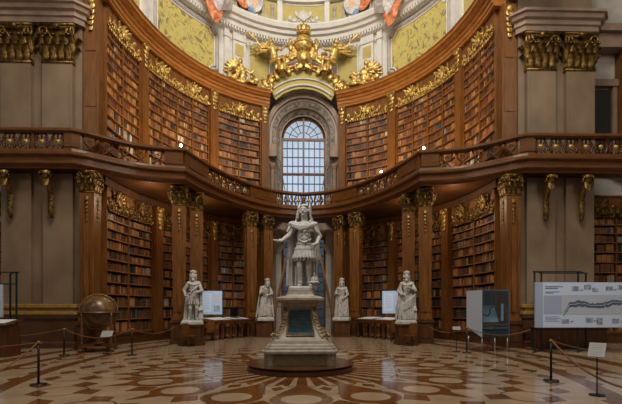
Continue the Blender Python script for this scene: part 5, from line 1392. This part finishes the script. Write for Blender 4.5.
print('books',len(BOOKS),'individual',len(chosen))

# ------------------------------------------------------------------ light
w=bpy.data.worlds.new('hall_light'); sc.world=w; w.use_nodes=True; bg=w.node_tree.nodes['Background']; bg.inputs[0].default_value=(1.0,.93,.86,1); bg.inputs[1].default_value=.1
def area(name,loc,tgt,size,e,col,sy=None):
    l=bpy.data.lights.new(name,'AREA'); l.energy=e; l.color=col; l.size=size
    if sy: l.shape='RECTANGLE'; l.size_y=sy
    o=bpy.data.objects.new(name,l); C.objects.link(o); o.location=loc; d=Vector(tgt)-Vector(loc); o.rotation_euler=d.to_track_quat('-Z','Y').to_euler(); return o
area('dome_fill_light',(0,6,25),(0,22,15),9,4600,(1,.93,.8))  # added overhead fill for the drum and upper cases, not an actual window
area('courtyard_daylight',(0,29.2,11),(0,36,10),10,1100,(.9,.95,1),14)
area('side_fill_left',(-12,2,16),(3,20,9),5,420,(1,.88,.7))  # added warm fill from the left, out of view
area('side_fill_right',(12,2,16),(-3,20,9),5,620,(1,.88,.7))  # added warm fill from the right, out of view
def spot(name,loc,tgt,e,ang,col,r=.15):
    l=bpy.data.lights.new(name,'SPOT'); l.energy=e; l.color=col; l.spot_size=radians(ang); l.spot_blend=.7; l.shadow_soft_size=r
    o=bpy.data.objects.new(name,l); C.objects.link(o); o.location=loc; d=Vector(tgt)-Vector(loc); o.rotation_euler=d.to_track_quat('-Z','Y').to_euler()
for sg in (-1,1):
    spot('gallery_spot_shelf',(sg*5.0,17.9,8.5),(sg*8,20.5,11),420,110,(1,.76,.48))
    spot('gallery_spot_shelf',(sg*3.6,21.8,8.5),(sg*5.5,24.5,11),420,110,(1,.76,.48))
    l=bpy.data.lights.new('under_gallery_lamp','POINT'); l.energy=70; l.color=(1,.78,.52); l.shadow_soft_size=.2; o=bpy.data.objects.new('under_gallery_lamp',l); C.objects.link(o); o.location=(sg*5.3,20.6,6.3)
    l=bpy.data.lights.new('under_gallery_lamp','POINT'); l.energy=50; l.color=(1,.78,.52); l.shadow_soft_size=.2; o=bpy.data.objects.new('under_gallery_lamp',l); C.objects.link(o); o.location=(sg*6.6,18.3,6.2)
spot('added_statue_spot',(-4.5,4.5,12),(0,SY,3.3),2300,16,(1,.97,.92))  # added spot from upper left to brighten the emperor and deepen its folds
for x,y in ((-4.6,17.7),(-2,22.5),(2,22.5),(4.7,17.9)): spot('ruler_spot',(x*.4,12,9.5),(x,y,1.9),420,14,(1,.97,.9))
for sg in (-1,1): spot('added_board_spot',(sg*1.5,15.5,6.6),(sg*4.6,21.9,1.7),1500,15,(.95,.98,1))  # added spots that brighten the two display boards
spot('added_panel_spot',(6.5,8,8),(9.5,14.8,1.7),950,34,(.9,.95,1))  # added cool spot that brightens the long map panel
sc.view_settings.view_transform='Standard'; sc.view_settings.look='None'; sc.view_settings.gamma=1; sc.view_settings.exposure=0.0; sc.view_settings.use_curve_mapping=False
sc.cycles.use_denoising=True
sc.cycles.max_bounces=6; sc.cycles.diffuse_bounces=3; sc.cycles.glossy_bounces=3; sc.cycles.transparent_max_bounces=8
